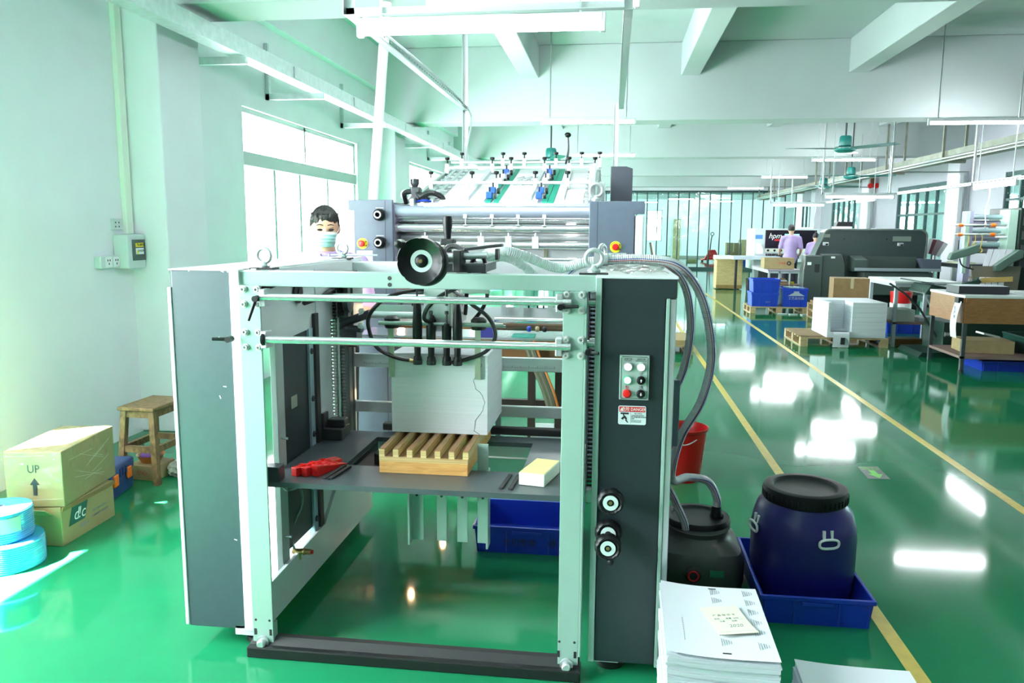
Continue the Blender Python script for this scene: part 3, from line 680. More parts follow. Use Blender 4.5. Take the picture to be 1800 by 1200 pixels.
# eye bolts
def eyebolt(x, y, z, parent, s=1.0, rz=0, basep=True):
    m = MB(); m.torus((0, 0, .045 * s), .026 * s, .0075 * s, 'Y', 26, 10); m.lathe([(.02 * s, 0), (.021 * s, .008 * s), (.012 * s, .016 * s), (.009 * s, .024 * s)], (0, 0, 0), 16)
    m.xf(Matrix.Translation((x, y, z)) @ Matrix.Rotation(rz, 4, 'Z')); e = m.build('eye_bolt', GALV, parent)
    if basep: MB().box(x - .045 * s, x + .045 * s, y - .03, y + .03, z - .006, z + .001).build('pad', BLKMAT, e, smooth=False)
eyebolt(-1.285, 2.78, 1.452, F); eyebolt(-1.335, 3.78, 1.452, F, 1.05); eyebolt(-.06, 2.75, 1.45, F, 1.12); eyebolt(-.04, 3.45, 1.456, F, 1.1, 1.1)
# inner left side
MB().prism([(2.70, 1.145), (3.36, 1.175), (3.62, 1.175), (3.95, 1.0), (3.95, 1.44), (2.70, 1.44)], -1.30, -1.29, 'X').build('inner_plate', WHITE, F, smooth=False)
m = MB(); m.box(-1.315, -1.29, 2.86, 2.93, .1, 1.17); m.build('upright', mat('grey_enamel', (.33, .40, .39), .4), F, smooth=False, bevel=.002)
bp_ = MB().box(-1.31, -1.295, 2.93, 3.19, .28, 1.17).build('black_panel', SLATE2, F, smooth=False)
MB().box(-1.295, -1.292, 3.0, 3.06, .86, .91).build('name_plate', mat('dull_plate', (.28, .33, .27), .5), bp_, smooth=False)
st_ = MB().box(-1.31, -1.285, 3.19, 3.235, .2, 1.17).build('strut', mat('pale_blue_metal', (.42, .58, .66), .35, .4), F, smooth=False)
for z in (.31, .70, .86, 1.07): inst(MB().lathe([(0, .004), (.006, .004), (.006, .008), (.012, .008), (.014, 0)], n=12, axis='X').mesh('bolt', DSTEEL), 'bolt', st_, (-1.285, 3.212, z))
MB().box(-1.30, -1.275, 3.24, 3.28, .16, 1.23).build('black_strip', BLKMAT, F, smooth=False)  # black strip standing in for the dark gap beside the strut
MB().box(-1.30, -1.285, 3.28, 3.45, .1, 1.42).build('inner_plate', WHITE, F, smooth=False)
MB().prism([(2.70, .085), (3.98, .085), (3.98, .46), (3.55, .46), (3.28, .26), (2.70, .245)], -1.285, -1.27, 'X').build('lower_plate', WHITE, F, smooth=False)
MB().box(-1.345, -1.285, 2.70, 3.98, .075, .09).build('lower_ledge', SLATE, F, smooth=False)
MB().lathe([(.005, 0), (.006, .03), (0, .031)], (-1.29, 2.88, .77), 10, 'X').build('pin', CHROME, F)
MB().lathe([(.005, 0), (.006, .03), (0, .031)], (-1.29, 2.88, .36), 10, 'X').build('pin', CHROME, F)
m = MB(); m.cyl((-1.30, 2.98, .255), (-1.22, 2.98, .255), .012, n=12); m.cyl((-1.27, 2.98, .25), (-1.27, 2.98, .22), .007, n=8); m.torus((-1.25, 2.98, .255), .012, .004, 'X', 14, 6)
gv = m.build('gas_valve', BRASS, F); MB().cyl((-1.222, 2.98, .255), (-1.212, 2.98, .255), .009, n=10).build('red_cap', RED, gv)
MB().tube(spline([(-1.29, 2.98, .255), (-1.305, 2.98, .34), (-1.28, 3.05, .45), (-1.29, 3.0, .58)], 8), .006, 8).build('grey_cable', mat('grey_cable', (.2, .25, .25), .4), F)
MB().tube(spline([(-1.25, 2.78, .63), (-1.24, 2.80, .585), (-1.21, 2.86, .58), (-1.18, 2.9, .63)], 8), .004, 6).build('grey_cable', MATS['grey_cable'], F)
# pulleys, spring belt and sprockets at the upper left
MB().lathe([(.02, 0), (.045, .004), (.045, .012), (.02, .016), (.02, .02)], (-1.29, 3.08, 1.335), 24, 'X').build('pulley', BLACK, F)
m = MB(); P = spline([(-1.272, 2.74, 1.378), (-1.272, 2.9, 1.39), (-1.272, 3.1, 1.392), (-1.272, 3.35, 1.385)], 40); m.tube(P, [.009 + .0025 * (i % 2) for i in range(len(P))], 8); m.build('spring_belt', CHAINM, F)
m = MB(); P = spline([(-1.265, 3.1, 1.29), (-1.265, 3.3, 1.30), (-1.265, 3.5, 1.33)], 30); m.tube(P, [.007 + .004 * (i % 2) for i in range(len(P))], 8); m.build('spring_belt', CHAINM, F)
def chain(x, y, z0, z1, w, parent, name='drive_chain'):
    m = MB(); pitch = .0155; n = int((z1 - z0) / pitch)
    for k in range(n):
        z = z0 + k * pitch
        m.cyl((x - w, y, z), (x + w, y, z), .0052, n=8)
        o = w if k % 2 else w * .68
        for s in (-1, 1): m.box(x + s * o - .0012, x + s * o + .0012, y - .0055, y + .0055, z - .006, z + pitch + .006)
    return m.build(name, CHAINM, parent, smooth=False)
chain(-1.29, 3.5, .62, 1.36, .016, F); chain(-1.25, 3.52, .62, 1.36, .014, F); chain(-.058, 2.74, .62, 1.38, .012, F); chain(-.035, 2.79, .62, 1.38, .012, F)
m = MB(); m.box(-1.235, -1.215, 3.5, 3.54, .62, 1.36); m.build('chain_guide', DSTEEL, F, smooth=False)
MB().box(-1.315, -1.215, 3.56, 3.575, .62, 1.37).build('chain_dark_backing', DSTEEL, F, smooth=False)  # dark plate added behind the chains to block the bright background
m = MB(); m.box(-.075, -.07, 2.71, 2.80, .66, 1.39); m.build('chain_guide', DSTEEL, F, smooth=False)
m = MB(); m.box(-.07, -.03, 2.71, 2.75, 1.335, 1.385); m.box(-.07, -.035, 2.71, 2.74, 1.19, 1.225); m.box(-.07, -.035, 2.70, 2.74, .63, .68); m.build('chain_bracket', STEEL, F, smooth=False, bevel=.003)
m = MB(); m.box(-1.27, -1.2, 3.45, 3.6, 1.33, 1.40); m.lathe([(.03, 0), (.045, .01), (.045, .03), (.02, .035)], (-1.215, 3.45, 1.26), 18, 'X'); m.cyl((-1.24, 3.47, 1.16), (-1.1, 3.47, 1.21), .02, n=12); m.cyl((-1.2, 3.46, 1.14), (-1.13, 3.44, 1.14), .016, n=10); m.box(-1.25, -1.17, 3.48, 3.56, 1.05, 1.13)
m.build('drive_gear', DSTEEL, F)
for x, z in ((-1.135, 1.155), (-1.13, 1.225)): MB().lathe([(0, .02), (.01, .02), (.011, .008), (.015, .008), (.015, 0)], (x, 3.44, z), 6, 'Y').build('nut', CHROME, F)
sp_ = MB().lathe([(.02, 0), (.042, .003), (.042, .014), (.03, .018), (.01, .024)], (-1.305, 3.34, .775), 24, 'X').build('sprocket', STEEL, F)
m = MB(); m.box(-1.30, -1.19, 3.3, 3.42, .65, .70); m.box(-1.27, -1.19, 3.34, 3.4, .70, .735); m.box(-1.3, -1.27, 3.3, 3.36, .70, .77); m.build('chain_mount', DSTEEL, F, smooth=False, bevel=.004)
# pile table
tb = MB()
for q in [(-1.285, -.155, 2.70, 2.95), (-1.285, -1.05, 2.95, 3.38), (-.33, -.155, 2.95, 3.38), (-1.30, -.155, 3.38, 3.48)]: tb.box(q[0], q[1], q[2], q[3], .63, .65)
T = tb.build('pile_table', mat('table_grey_enamel', (.062, .076, .086), .3, noise=.06, nscale=14), F, smooth=False)
m = MB(); m.box(-1.285, -1.22, 2.69, 2.75, .65, .71); m.build('corner_block', SLATE2, T, smooth=False, bevel=.004)
for p0, p1 in (((-1.068, 2.76), (-1.045, 2.93)), ((-1.045, 2.76), (-1.022, 2.92)), ((-.385, 2.741), (-.37, 2.905)), ((-.35, 2.734), (-.336, 2.903))):
    a, b = Vector((*p0, .654)), Vector((*p1, .654)); d = b - a
    MB().obox((a + b) / 2, (.016, d.length, .008), (0, 0, math.atan2(d.y, d.x) - PI / 2)).build('black_strip', BLKMAT, T, smooth=False, bevel=.002)
m = MB(); m.box(-1.05, -.33, 2.945, 2.955, .55, .63); m.box(-1.055, -1.045, 2.95, 3.38, .58, .63); m.box(-.335, -.325, 2.95, 3.38, .58, .63); m.build('hole_rim', SLATE2, T, smooth=False)
m = MB(); m.box(-1.10, -.93, 2.99, 3.3, .56, .61); m.box(-.98, -.93, 3.1, 3.16, .5, .66); m.build('lift_motor', BLKMAT, T, smooth=False, bevel=.01)
for x0, x1, fl in ((-.795, -.742, -1), (-.685, -.645, 0), (-.60, -.558, 0), (-.516, -.472, 1)):
    q = MB(); q.box(x0, x1, 3.0, 3.006, .328, .745 if fl > 0 else .648)
    if fl: xx_ = x0 if fl < 0 else x1; q.box(xx_ - .004, xx_ + .004, 2.965, 3.03, .318, .64)
    b = q.build('support_bar', GREENW, F, smooth=False)
    mm = MB(); mm.cyl(((x0 + x1) / 2, 2.999, .52), ((x0 + x1) / 2, 3.0005, .52), .006, n=10); mm.cyl(((x0 + x1) / 2, 2.999, .6), ((x0 + x1) / 2, 3.0005, .6), .006, n=10); mm.build('hole', INK, b)
MB().box(-1.28, -.09, 3.56, 3.6, .44, .52).build('lower_beam', STEEL, F, smooth=False, bevel=.003)
MB().box(-1.2, -.09, 3.08, 3.10, .495, .57).build('table_beam', STEEL, F, smooth=False)
MB().box(-1.28, -.09, 3.42, 3.48, .57, .63).build('table_beam', STEEL, F, smooth=False, bevel=.003)
# stop bars at the back of the pile
b1 = MB().box(-1.28, -.16, 3.6, 3.63, .935, 1.0).build('stop_beam', STEEL, F, smooth=False, bevel=.003)
for x0, x1 in ((-1.18, -.93), (-.50, -.25)):
    ru = MB().box(x0, x1, 3.598, 3.6, .948, .968).build('ruler', mat('ruler_metal', (.6, .66, .66), .4, .3), b1, smooth=False)
    mm = MB()
    for k in range(int((x1 - x0) / .008)): mm.box(x0 + .006 + k * .008, x0 + .0075 + k * .008, 3.5975, 3.598, .951, .957 if k % 5 else .962)
    mm.build('ruler_marks', INK, ru, smooth=False)
MB().box(-1.28, -.16, 3.6, 3.63, .712, .765).build('stop_beam', STEEL, F, smooth=False, bevel=.003)
MB().box(-.53, -.505, 3.585, 3.6, .6, 1.05).build('stop_upright', GREENW, F, smooth=False)
MB().box(-1.06, -.16, 3.5, 3.54, .65, .685).build('stop_block', BLKMAT, F, smooth=False, bevel=.006)
# suction head
sh = MB(); prof = [(3.12, 1.44), (3.12, 1.25), (3.14, 1.20), (3.18, 1.175), (3.26, 1.17), (3.36, 1.19), (3.36, 1.44)]
sh.prism(prof, -.765, -.645, 'X'); SH = sh.build('suction_head', WHITE, F, smooth=True, bevel=.02, seg=4)
MB().box(-.644, -.635, 3.1, 3.4, 1.2, 1.42).build('head_plate', mat('perforated_plate', (.5, .48, .46), .4, .3), SH, smooth=False)
m = MB()
for a in range(5):
    for b in range(5): m.cyl((-.636, 3.14 + .055 * a, 1.24 + .036 * b), (-.634, 3.14 + .055 * a, 1.24 + .036 * b), .006, n=8)
m.build('hole', INK, SH)
MB().cyl((-.95, 3.11, 1.213), (-.43, 3.11, 1.213), .0085, n=12).build('sucker_bar', mat('green_grey_steel', (.30, .38, .34), .35, .6), SH)
MB().cyl((-.97, 3.26, 1.19), (-.44, 3.26, 1.19), .006, n=10).build('sucker_bar', MATS['green_grey_steel'], SH)
for x, z1 in ((-.782, 1.30), (-.725, 1.2), (-.66, 1.2), (-.615, 1.28)):
    s_ = MB().lathe([(.018, 1.045), (.017, 1.06), (.013, 1.065), (.014, 1.1), (.012, 1.11), (.02, 1.13), (.02, 1.19), (.016, z1 - .03), (.01, z1), (0, z1)], (x, 3.095, .018), 16).build('sucker', BLACK, SH)
    MB().lathe([(.019, 1.028), (.02, 1.045), (.014, 1.05)], (x, 3.095, .018), 14).build('rubber_cup', RUBBER, s_)
    MB().lathe([(.004, z1), (.004, z1 + .035), (.008, z1 + .038), (.008, z1 + .05), (0, z1 + .052)], (x, 3.095, .018), 10).build('adjuster', DSTEEL, s_)
MB().sphere((-.725, 3.12, 1.20), (.017, .02, .05)).build('sucker', BLACK, SH)
for x in (-.90, -.535):
    c_ = MB().lathe([(.03, -.02), (.033, -.01), (.033, .02), (.02, .03)], (x, 3.14, 1.21), 14).build('clamp', BLACK, SH)
    MB().box(x - .012, x + .012, 3.115, 3.119, .985, 1.19).build('hold_down_strip', mat('dull_strip', (.40, .45, .34), .4, .4), c_, smooth=False)
hs = [[(-.70, 3.22, 1.345), (-.80, 3.1, 1.35), (-.9, 3.05, 1.32), (-.97, 3.05, 1.25), (-.985, 3.1, 1.17), (-.955, 3.11, 1.105), (-.88, 3.11, 1.07), (-.82, 3.11, 1.06)],
      [(-.72, 3.2, 1.34), (-.63, 3.1, 1.35), (-.56, 3.05, 1.31), (-.48, 3.05, 1.25), (-.46, 3.1, 1.17), (-.5, 3.11, 1.105), (-.58, 3.11, 1.07), (-.64, 3.11, 1.055)],
      [(-.725, 3.10, 1.22), (-.745, 3.06, 1.24), (-.72, 3.02, 1.29), (-.66, 3.0, 1.34), (-.6, 3.05, 1.37)],
      [(-.54, 3.2, 1.38), (-.51, 3.2, 1.33), (-.53, 3.2, 1.27), (-.57, 3.22, 1.22)], [(-.6, 3.2, 1.40), (-.6, 3.22, 1.33), (-.61, 3.24, 1.24)]]
for h in hs:
    q = MB().tube(spline(h, 8), .0085, 8).build('black_hose', RUBBER, SH)
for e, d in (((-.82, 3.11, 1.06), (1, 0, -.3)), ((-.64, 3.11, 1.055), (-1, 0, -.3))):
    MB().cyl(e, Vector(e) + Vector(d) * .018, .0075, n=10).build('nozzle', BRASS, SH)
MB().cyl((-1.28, 2.98, 1.385), (-.1, 2.98, 1.385), .014, n=16).build('guide_rod', CHROME, F)
MB().cyl((-1.28, 3.42, 1.29), (-.1, 3.42, 1.29), .016, n=16).build('cross_tube', STEEL, F)
MB().cyl((-1.15, 3.47, 1.205), (-.85, 3.47, 1.205), .017, n=16).build('cross_tube', STEEL, F)
MB().cyl((-.83, 2.95, 1.378), (-.77, 2.95, 1.378), .012, n=10).build('red_nozzle', RED, F)
MB().box(-.57, -.46, 2.93, 2.97, 1.355, 1.39).build('valve_block', mat('green_grey_steel2', (.33, .42, .38), .4, .4), F, smooth=False, bevel=.003)
MB().cyl((-.64, 3.0, 1.4), (-.64, 3.0, 1.30), .006, n=8).build('black_hose', RUBBER, F)
# feed plate and small hold-downs deeper inside
MB().box(-1.24, -.16, 3.66, 3.95, 1.075, 1.085).build('feed_plate', mat('bright_plate', (.72, .76, .78), .2, .7), F, smooth=False)
MB().box(-.47, -.36, 3.68, 3.8, 1.086, 1.09).build('green_pad', mat('mint_pad', (.05, .45, .36), .5), F, smooth=False)
MB().cyl((-.56, 3.75, 1.16), (-.16, 3.75, 1.16), .014, n=12).build('cross_tube', CHROME, F)
MB().cyl((-.56, 3.8, 1.125), (-.16, 3.8, 1.125), .022, n=14).build('cross_tube', mat('brown_roller', (.20, .12, .08), .35, .3), F)
MB().box(-1.2, -.16, 3.88, 3.9, 1.165, 1.21).build('hold_down_bar', WHITE, F, smooth=False)
for x, c in ((-.385, BLUEC), (-.345, PALLETW), (-.31, BLACK)): MB().lathe([(.011, 0), (.014, .006), (.014, .012), (.011, .018)], (x - .009, 3.7, 1.125), 16, 'X').build('wheel', c, F)
for x in (-.405, -.36, -.33, -1.0):
    k_ = MB().lathe([(.004, 0), (.004, .02), (.013, .024), (.014, .036), (0, .04)], (x, 3.86, 1.21), 12).build('knob', BLACK, F)
for x in (-.44, -.295, -.53): MB().box(x - .012, x + .012, 3.84, 3.86, 1.17, 1.25).build('strip', GALV, F, smooth=False)
MB().box(-.62, -.55, 3.66, 3.7, 1.08, 1.14).build('blue_block', mat('violet_blue', (.06, .06, .35), .4), F, smooth=False, bevel=.004)
# hood plates on top, behind the beam
MB().box(-1.30, -.95, 3.80, 3.97, 1.38, 1.43).build('hood_plate', WHITE, F, smooth=False, bevel=.003)
MB().box(-.95, -.10, 3.90, 3.97, 1.36, 1.44).build('hood_plate', STEEL, F, smooth=False, bevel=.003)
MB().box(-1.32, -1.30, 2.74, 3.97, 1.38, 1.45).build('hood_side', WHITE, F, smooth=False)
MB().tube([(-1.45, 3.93, 1.462), (-1.2, 3.93, 1.462)], .005, 8).build('thin_rod', GALV, F)
# bottom bar and feet
bb = MB().box(-1.325, -.075, 2.585, 2.665, .0, .042).build('base_bar', RUBBER, F, smooth=False, bevel=.005)
MB().prism([(2.61, .042), (2.665, .042), (2.665, .062), (2.64, .062)], -1.32, -.08, 'X').build('base_lip', BLKMAT, bb, smooth=False)
m = MB()
for x in (-.93, -.62, -1.24, -.30): m.cyl((x, 2.598, .0415), (x, 2.598, .0428), .013, n=12)
m.build('hole', INK, bb)
for x in (-1.345, .03):
    ft = MB().lathe([(.05, 0), (.052, .02), (.03, .03), (.016, .04), (.016, .075)], (x, 2.74, 0), 20).build('foot', RUBBER, F)
    MB().box(x - .06, x + .03, 2.66, 2.80, .045, .085).build('foot_block', WHITE, ft, smooth=False, bevel=.003)
for x in (-1.5, .1):
    MB().lathe([(.05, 0), (.052, .02), (.03, .03), (.016, .04), (.016, .075)], (x, 3.85, 0), 20).build('foot', RUBBER, F)
# control panel
cp = MB().box(.037, .137, FY - .014, FY - .004, 1.024, 1.178).build('control_panel', mat('panel_plate', (.42, .52, .49), .4, .3), F, smooth=False, bevel=.001)
m = MB()
for q in [(.042, .132, 1.1725, 1.174), (.042, .132, 1.028, 1.0295), (.042, .0434, 1.028, 1.174), (.1306, .132, 1.028, 1.174)]: m.box(q[0], q[1], FY - .0148, FY - .014, q[2], q[3])
m.build('panel_border', DSTEEL, cp, smooth=False)
m = MB()
for x in (.0415, .1325):
    for z in (1.0285, 1.1735): m.cyl((x, FY - .0165, z), (x, FY - .014, z), .003, n=8)
m.build('panel_screw', STEEL, cp)
LITW = mat('lit_white_button', (.9, .9, .9), .4, emit=(1, 1, 1), es=1.2); BTNG = mat('green_ring', (.01, .32, .18), .3, emit=(.02, .6, .35), es=.15)
def button(x, z, ring, cap, arrow=None):
    b = MB().lathe([(.0145, 0), (.0148, .006), (.0125, .009), (.0115, .006), (0, .006)], (x, FY - .014, z), 24, 'Y').build('button', ring, cp)
    MB().lathe([(.0112, .004), (.0112, .0095), (.0095, .0115), (0, .012)], (x, FY - .014, z), 20, 'Y').build('button_cap', cap, b)
    if arrow:
        s = arrow; yy = FY - .0268
        MB().prism([(x - .0015, z - .0055 * s), (x + .0015, z - .0055 * s), (x + .0015, z), (x + .004, z), (x, z + .006 * s), (x - .004, z), (x - .0015, z)], yy, yy + .0006).build('arrow_mark', LETW, b, smooth=False)
button(.065, 1.139, STEEL, LITW); button(.109, 1.139, STEEL, LITW); button(.064, 1.093, BTNG, LITW); button(.110, 1.093, BLACK, BLACK, 1); button(.064, 1.046, RED, RED); button(.110, 1.046, BLACK, BLACK, -1)
PYT = FY - .0146
for s_, x, z, sz in (('纸堆下降', .065, 1.165, .0068), ('PILE DOWN', .065, 1.1595, .0042), ('副堆升降', .109, 1.165, .0068), ('SUB PILE UP/DOWN', .109, 1.1595, .0042), ('上升', .110, 1.1155, .0068), ('UP', .110, 1.1105, .0045), ('停止', .064, 1.0695, .0068), ('STOP', .064, 1.064, .0045), ('下降', .110, 1.0695, .0068), ('DOWN', .110, 1.064, .0045)):
    text(s_, sz, LETR if s_ in ('停止', 'STOP') else INK, (x, PYT, z), FACE, cp, ex=.0002)
# danger plate
dp = MB().prism([(.04, .935), (.127, .935), (.131, .939), (.131, .997), (.127, 1.001), (.04, 1.001), (.036, .997), (.036, .939)], FY - .0065, FY - .004).build('danger_sign', mat('sign_plate', (.62, .72, .74), .4), F, smooth=False)
MB().box(.039, .128, FY - .0072, FY - .0065, .980, .998).build('red_band', LETR, dp, smooth=False)
text('危险 DANGER', .0142, LETW, (.0895, FY - .0076, .9888), FACE, dp, ex=.0002, sx=.92)
MB().prism([(.0415, .983), (.0535, .983), (.0475, .9945)], FY - .0078, FY - .0072).build('warning_triangle', LETW, dp, smooth=False)
text('!', .009, LETR, (.0475, FY - .0081, .9873), FACE, dp, ex=.0002)
MB().box(.0785, .0792, FY - .007, FY - .0065, .938, .98).build('divider', INK, dp, smooth=False)
m = MB(); y0, y1 = FY - .0072, FY - .0065
m.prism([(.044, .971), (.072, .971), (.072, .977), (.044, .977)], y0, y1)
m.prism([(.052, .966), (.058, .966), (.056, .971), (.052, .971)], y0, y1)
m.prism([(.05, .953), (.053, .951), (.058, .962), (.056, .966), (.052, .962), (.046, .956), (.047, .954)], y0, y1)
m.prism([(.056, .966), (.060, .966), (.066, .957), (.065, .950), (.071, .943), (.069, .941), (.061, .948), (.061, .954), (.056, .958)], y0, y1)
m.build('pictogram', INK, dp, smooth=False)
text('当心挤压', .0068, INK, (.104, FY - .0068, .974), FACE, dp, ex=.0002)
for k, (s_, z) in enumerate((('机器运转时请勿将手', .967), ('伸入机器内部以免造成', .9615), ('伤害', .956))): text(s_, .0050, INK, (.0812, FY - .0068, z), FACE, dp, ex=.0002, align='LEFT')
for s_, z in (('Keep hands clear while', .951), ('the machine is running', .9475), ('to avoid serious injury.', .944)): text(s_, .0036, INK, (.0812, FY - .0068, z), FACE, dp, ex=.0002, align='LEFT')
# side knobs
def knob(x, z, r=.047):
    n = 48; rings = []; m = MB()
    for rr, h in ((0, .030), (.5 * r, .030), (.58 * r, .026), (.8 * r, .034), (.95 * r, .028), (r, .018), (r, .004), (.9 * r, 0), (.3 * r, 0)):
        rings.append([(x + rr * (1 - (.07 * max(0, math.cos(7 * 2 * PI * i / n)) ** 3 if rr > .75 * r else 0)) * math.cos(2 * PI * i / n), 2.6 - h, z + rr * (1 - (.07 * max(0, math.cos(7 * 2 * PI * i / n)) ** 3 if rr > .75 * r else 0)) * math.sin(2 * PI * i / n)) for i in range(n)])
    v = [p for q in rings for p in q]
    k = m.add(v, [(j * n + i, j * n + (i + 1) % n, (j + 1) * n + (i + 1) % n, (j + 1) * n + i) for j in range(len(rings) - 1) for i in range(n)]).build('adjusting_knob', BLACK, F)
    MB().lathe([(.26 * r, 0), (.56 * r, 0), (.56 * r, .003), (.26 * r, .003)], (x, 2.57, z), 28, 'Y', ring=True).build('scale_ring', mat('pale_plastic', (.55, .68, .66), .45), k)
    MB().lathe([(0, .005), (.005, .005), (.007, 0)], (x, 2.568, z), 12, 'Y').build('hub_screw', BRASS, k)
    MB().cyl((x, 2.6, z), (x, 2.66, z), .014, n=12).build('knob_shaft', DSTEEL, k)
    return k
knob(.017, .68); knob(.012, .517); k_ = knob(.012, .55)
k_.location.y += .045
MB().sphere((.022, 2.58, .465), (.012, .012, .014), 10, 8).build('grip', BLACK, k_)
# ribbed hoses over the top and down the right side
def ribbed(name, pts, r, parent, m_, stripe=None, pitch=.0082):
    P = spline(pts, 24); L = [0]
    for i in range(1, len(P)): L.append(L[-1] + (P[i] - P[i - 1]).length)
    n = int(L[-1] / pitch * 2); Q = []; j = 0
    for k in range(n + 1):
        d = L[-1] * k / n
        while j < len(L) - 2 and L[j + 1] < d: j += 1
        t_ = (d - L[j]) / max(1e-6, L[j + 1] - L[j]); Q.append(P[j].lerp(P[j + 1], t_))
    o = MB().tube(Q, [r * (1.0 if i % 2 else .92) for i in range(len(Q))], 12).build(name, m_, parent)
    if stripe:
        Q2 = [q + Vector((r * .5, -r * .87, 0)) for q in Q]; MB().tube(Q2, .0022, 5).build('blue_thread', mat('blue_thread', (.05, .06, .30), .4), o)
        Q3 = [q + Vector((r * .1, -r * .95, -r * .35)) for q in Q]; MB().tube(Q3, .0016, 5).build('red_thread', mat('red_thread', (.40, .06, .08), .4), o)
    return o
ribbed('clear_hose', [(-.60, 3.25, 1.36), (-.565, 3.2, 1.44), (-.50, 3.15, 1.50), (-.43, 3.12, 1.515), (-.34, 3.15, 1.49), (-.22, 3.2, 1.445), (-.12, 3.2, 1.465), (-.04, 3.2, 1.475)], .021, F, HOSE)
ribbed('clear_hose', [(-.58, 3.3, 1.36), (-.54, 3.25, 1.44), (-.47, 3.2, 1.485), (-.40, 3.2, 1.475), (-.33, 3.25, 1.42), (-.28, 3.3, 1.36)], .02, F, HOSE)
ribbed('clear_hose', [(-.2, 3.2, 1.40), (-.14, 3.22, 1.45), (-.05, 3.25, 1.468)], .016, F, HOSE, 1)
ribbed('clear_hose', [(-.02, 3.2, 1.48), (.12, 3.2, 1.485), (.25, 3.2, 1.468), (.335, 3.22, 1.39), (.39, 3.22, 1.26), (.415, 3.22, 1.08), (.38, 3.2, .91), (.305, 3.2, .76), (.275, 3.25, .6), (.30, 3.4, .5), (.38, 3.6, .455), (.48, 3.66, .42), (.525, 3.66, .34), (.525, 3.66, .29)], .019, F, HOSE, 1)
ribbed('clear_hose', [(0.0, 3.3, 1.475), (.12, 3.3, 1.475), (.24, 3.3, 1.45), (.31, 3.3, 1.36), (.335, 3.3, 1.2), (.315, 3.3, 1.03), (.27, 3.3, .9), (.245, 3.35, .75), (.26, 3.45, .5), (.31, 3.52, .38), (.365, 3.52, .26), (.378, 3.52, .16)], .018, F, HOSE, 1)
m = MB(); m.cyl((-.05, 3.2, 1.478), (-.015, 3.2, 1.48), .025, n=16); m.box(-.07, -.04, 3.16, 3.34, 1.45, 1.51); m.build('hose_connector', STEEL, F)
# ---------------------------------------------------------------- things on the pile table
q = MB(); lay = .745
pal = thing('slotted_pallet', 'slotted pine pallet under the paper pile on the feeder table', 'pallet', (-.70, 2.87, .65))
MB().box(-.885, -.532, 2.872, 3.45, .65, .698).build('base_block', PINE, pal, smooth=False, bevel=.002)
MB().box(-.885, -.532, 2.872, 3.45, .698, .715).build('base_sheet', PINEE, pal, smooth=False)
MB().box(-.884, -.533, 2.874, 3.45, .715, .7165).build('slot_floor', PINET, pal, smooth=False)
for k in range(7):
    x = -.885 + k * .0555
    MB().box(x, x + .022 if k else x + .022, 2.872, 3.45, .715, .745).build('slat_end', PINEE, pal, smooth=False)
    MB().box(x, x + .022, 2.875, 3.449, .745, .747).build('slat_top', PINET, pal, smooth=False)
pp = thing('paper_pile', 'tall pile of white sheets on the slotted pallet in the feeder', 'paper pile', (-.7, 3.13, .747))
MB().box(-.905, -.497, 3.13, 3.56, .748, 1.083).build('sheets', PSIDE2, pp, smooth=False)
MB().sheet(lambda u, v: (-.905 + .408 * u, 3.128 + .43 * v, 1.083 + .002 * math.sin(4 * u)), 4, 4, .0008).build('top_sheet', PAPER, pp)
m = MB(); z = .75; x = -.53
while z < 1.04:
    x2 = -.53 + .022 * math.sin(z * 31) + random.uniform(-.006, .006); z2 = z + random.uniform(.012, .02)
    m.obox(((x + x2) / 2, 3.1295, (z + z2) / 2), (.0016, .001, math.hypot(x2 - x, z2 - z)), (0, math.atan2(x2 - x, z2 - z), 0)); x, z = x2, z2
m.build('side_mark', INK, pp, smooth=False)
# red wedges
def wedge(name, label, a, b, w, h0, h1, notch=True):
    a, b = Vector((*a, .65)), Vector((*b, .65)); d = b - a; L = d.length
    t = thing(name, label, 'wedge', a, 'red plastic wedges')
    m = MB(); m.prism([(0, 0), (L, 0), (L, h1), (0, h0)], -w / 2, w / 2, 'Y'); m.xf(Matrix.Rotation(math.atan2(d.y, d.x), 4, 'Z'))
    o = bpy.data.objects.new('wedge_body', m.mesh('wedge_body', RED, False)); C.objects.link(o); o.parent = t
    bv = o.modifiers.new('b', 'BEVEL'); bv.width = .004; bv.segments = 2
    for k in range(3):
        q = MB().lathe([(.012, 0), (.013, .004), (.009, .004), (.009, .001), (0, .001)], (L * (.18 + .24 * k), 0, h0 + (h1 - h0) * (.18 + .24 * k)), 14, sq=4); q.xf(Matrix.Rotation(math.atan2(d.y, d.x), 4, 'Z'))
        s_ = bpy.data.objects.new('socket', q.mesh('socket', RED)); C.objects.link(s_); s_.parent = t
    return t
wedge('plastic_wedge', 'red plastic wedge nearest the table edge, leftmost of three', (-1.195, 2.775), (-1.10, 2.99), .03, .036, .02)
wedge('plastic_wedge', 'middle red plastic wedge of three on the feeder table', (-1.155, 2.775), (-1.085, 2.98), .03, .038, .018)
wedge('plastic_wedge', 'red plastic wedge beside the black strips, rightmost of three', (-1.115, 2.785), (-1.06, 2.96), .032, .045, .006)
t = thing('wooden_block', 'white painted wooden block with yellow top on the feeder table', 'block', (-.25, 2.85, .65))
m = MB().prism([(-.325, 2.80), (-.227, 2.783), (-.182, 2.97), (-.275, 2.99)], .651, .699, 'Z'); m.build('block_body', mat('cream_paint', (.72, .78, .66), .6, noise=.05, nscale=30), t, smooth=False, bevel=.003)
m = MB().prism([(-.323, 2.803), (-.229, 2.786), (-.185, 2.968), (-.274, 2.987)], .699, .7005, 'Z'); m.build('yellow_top', mat('yellowed_wood', (.74, .72, .28), .6, noise=.1, nscale=9), t, smooth=False)
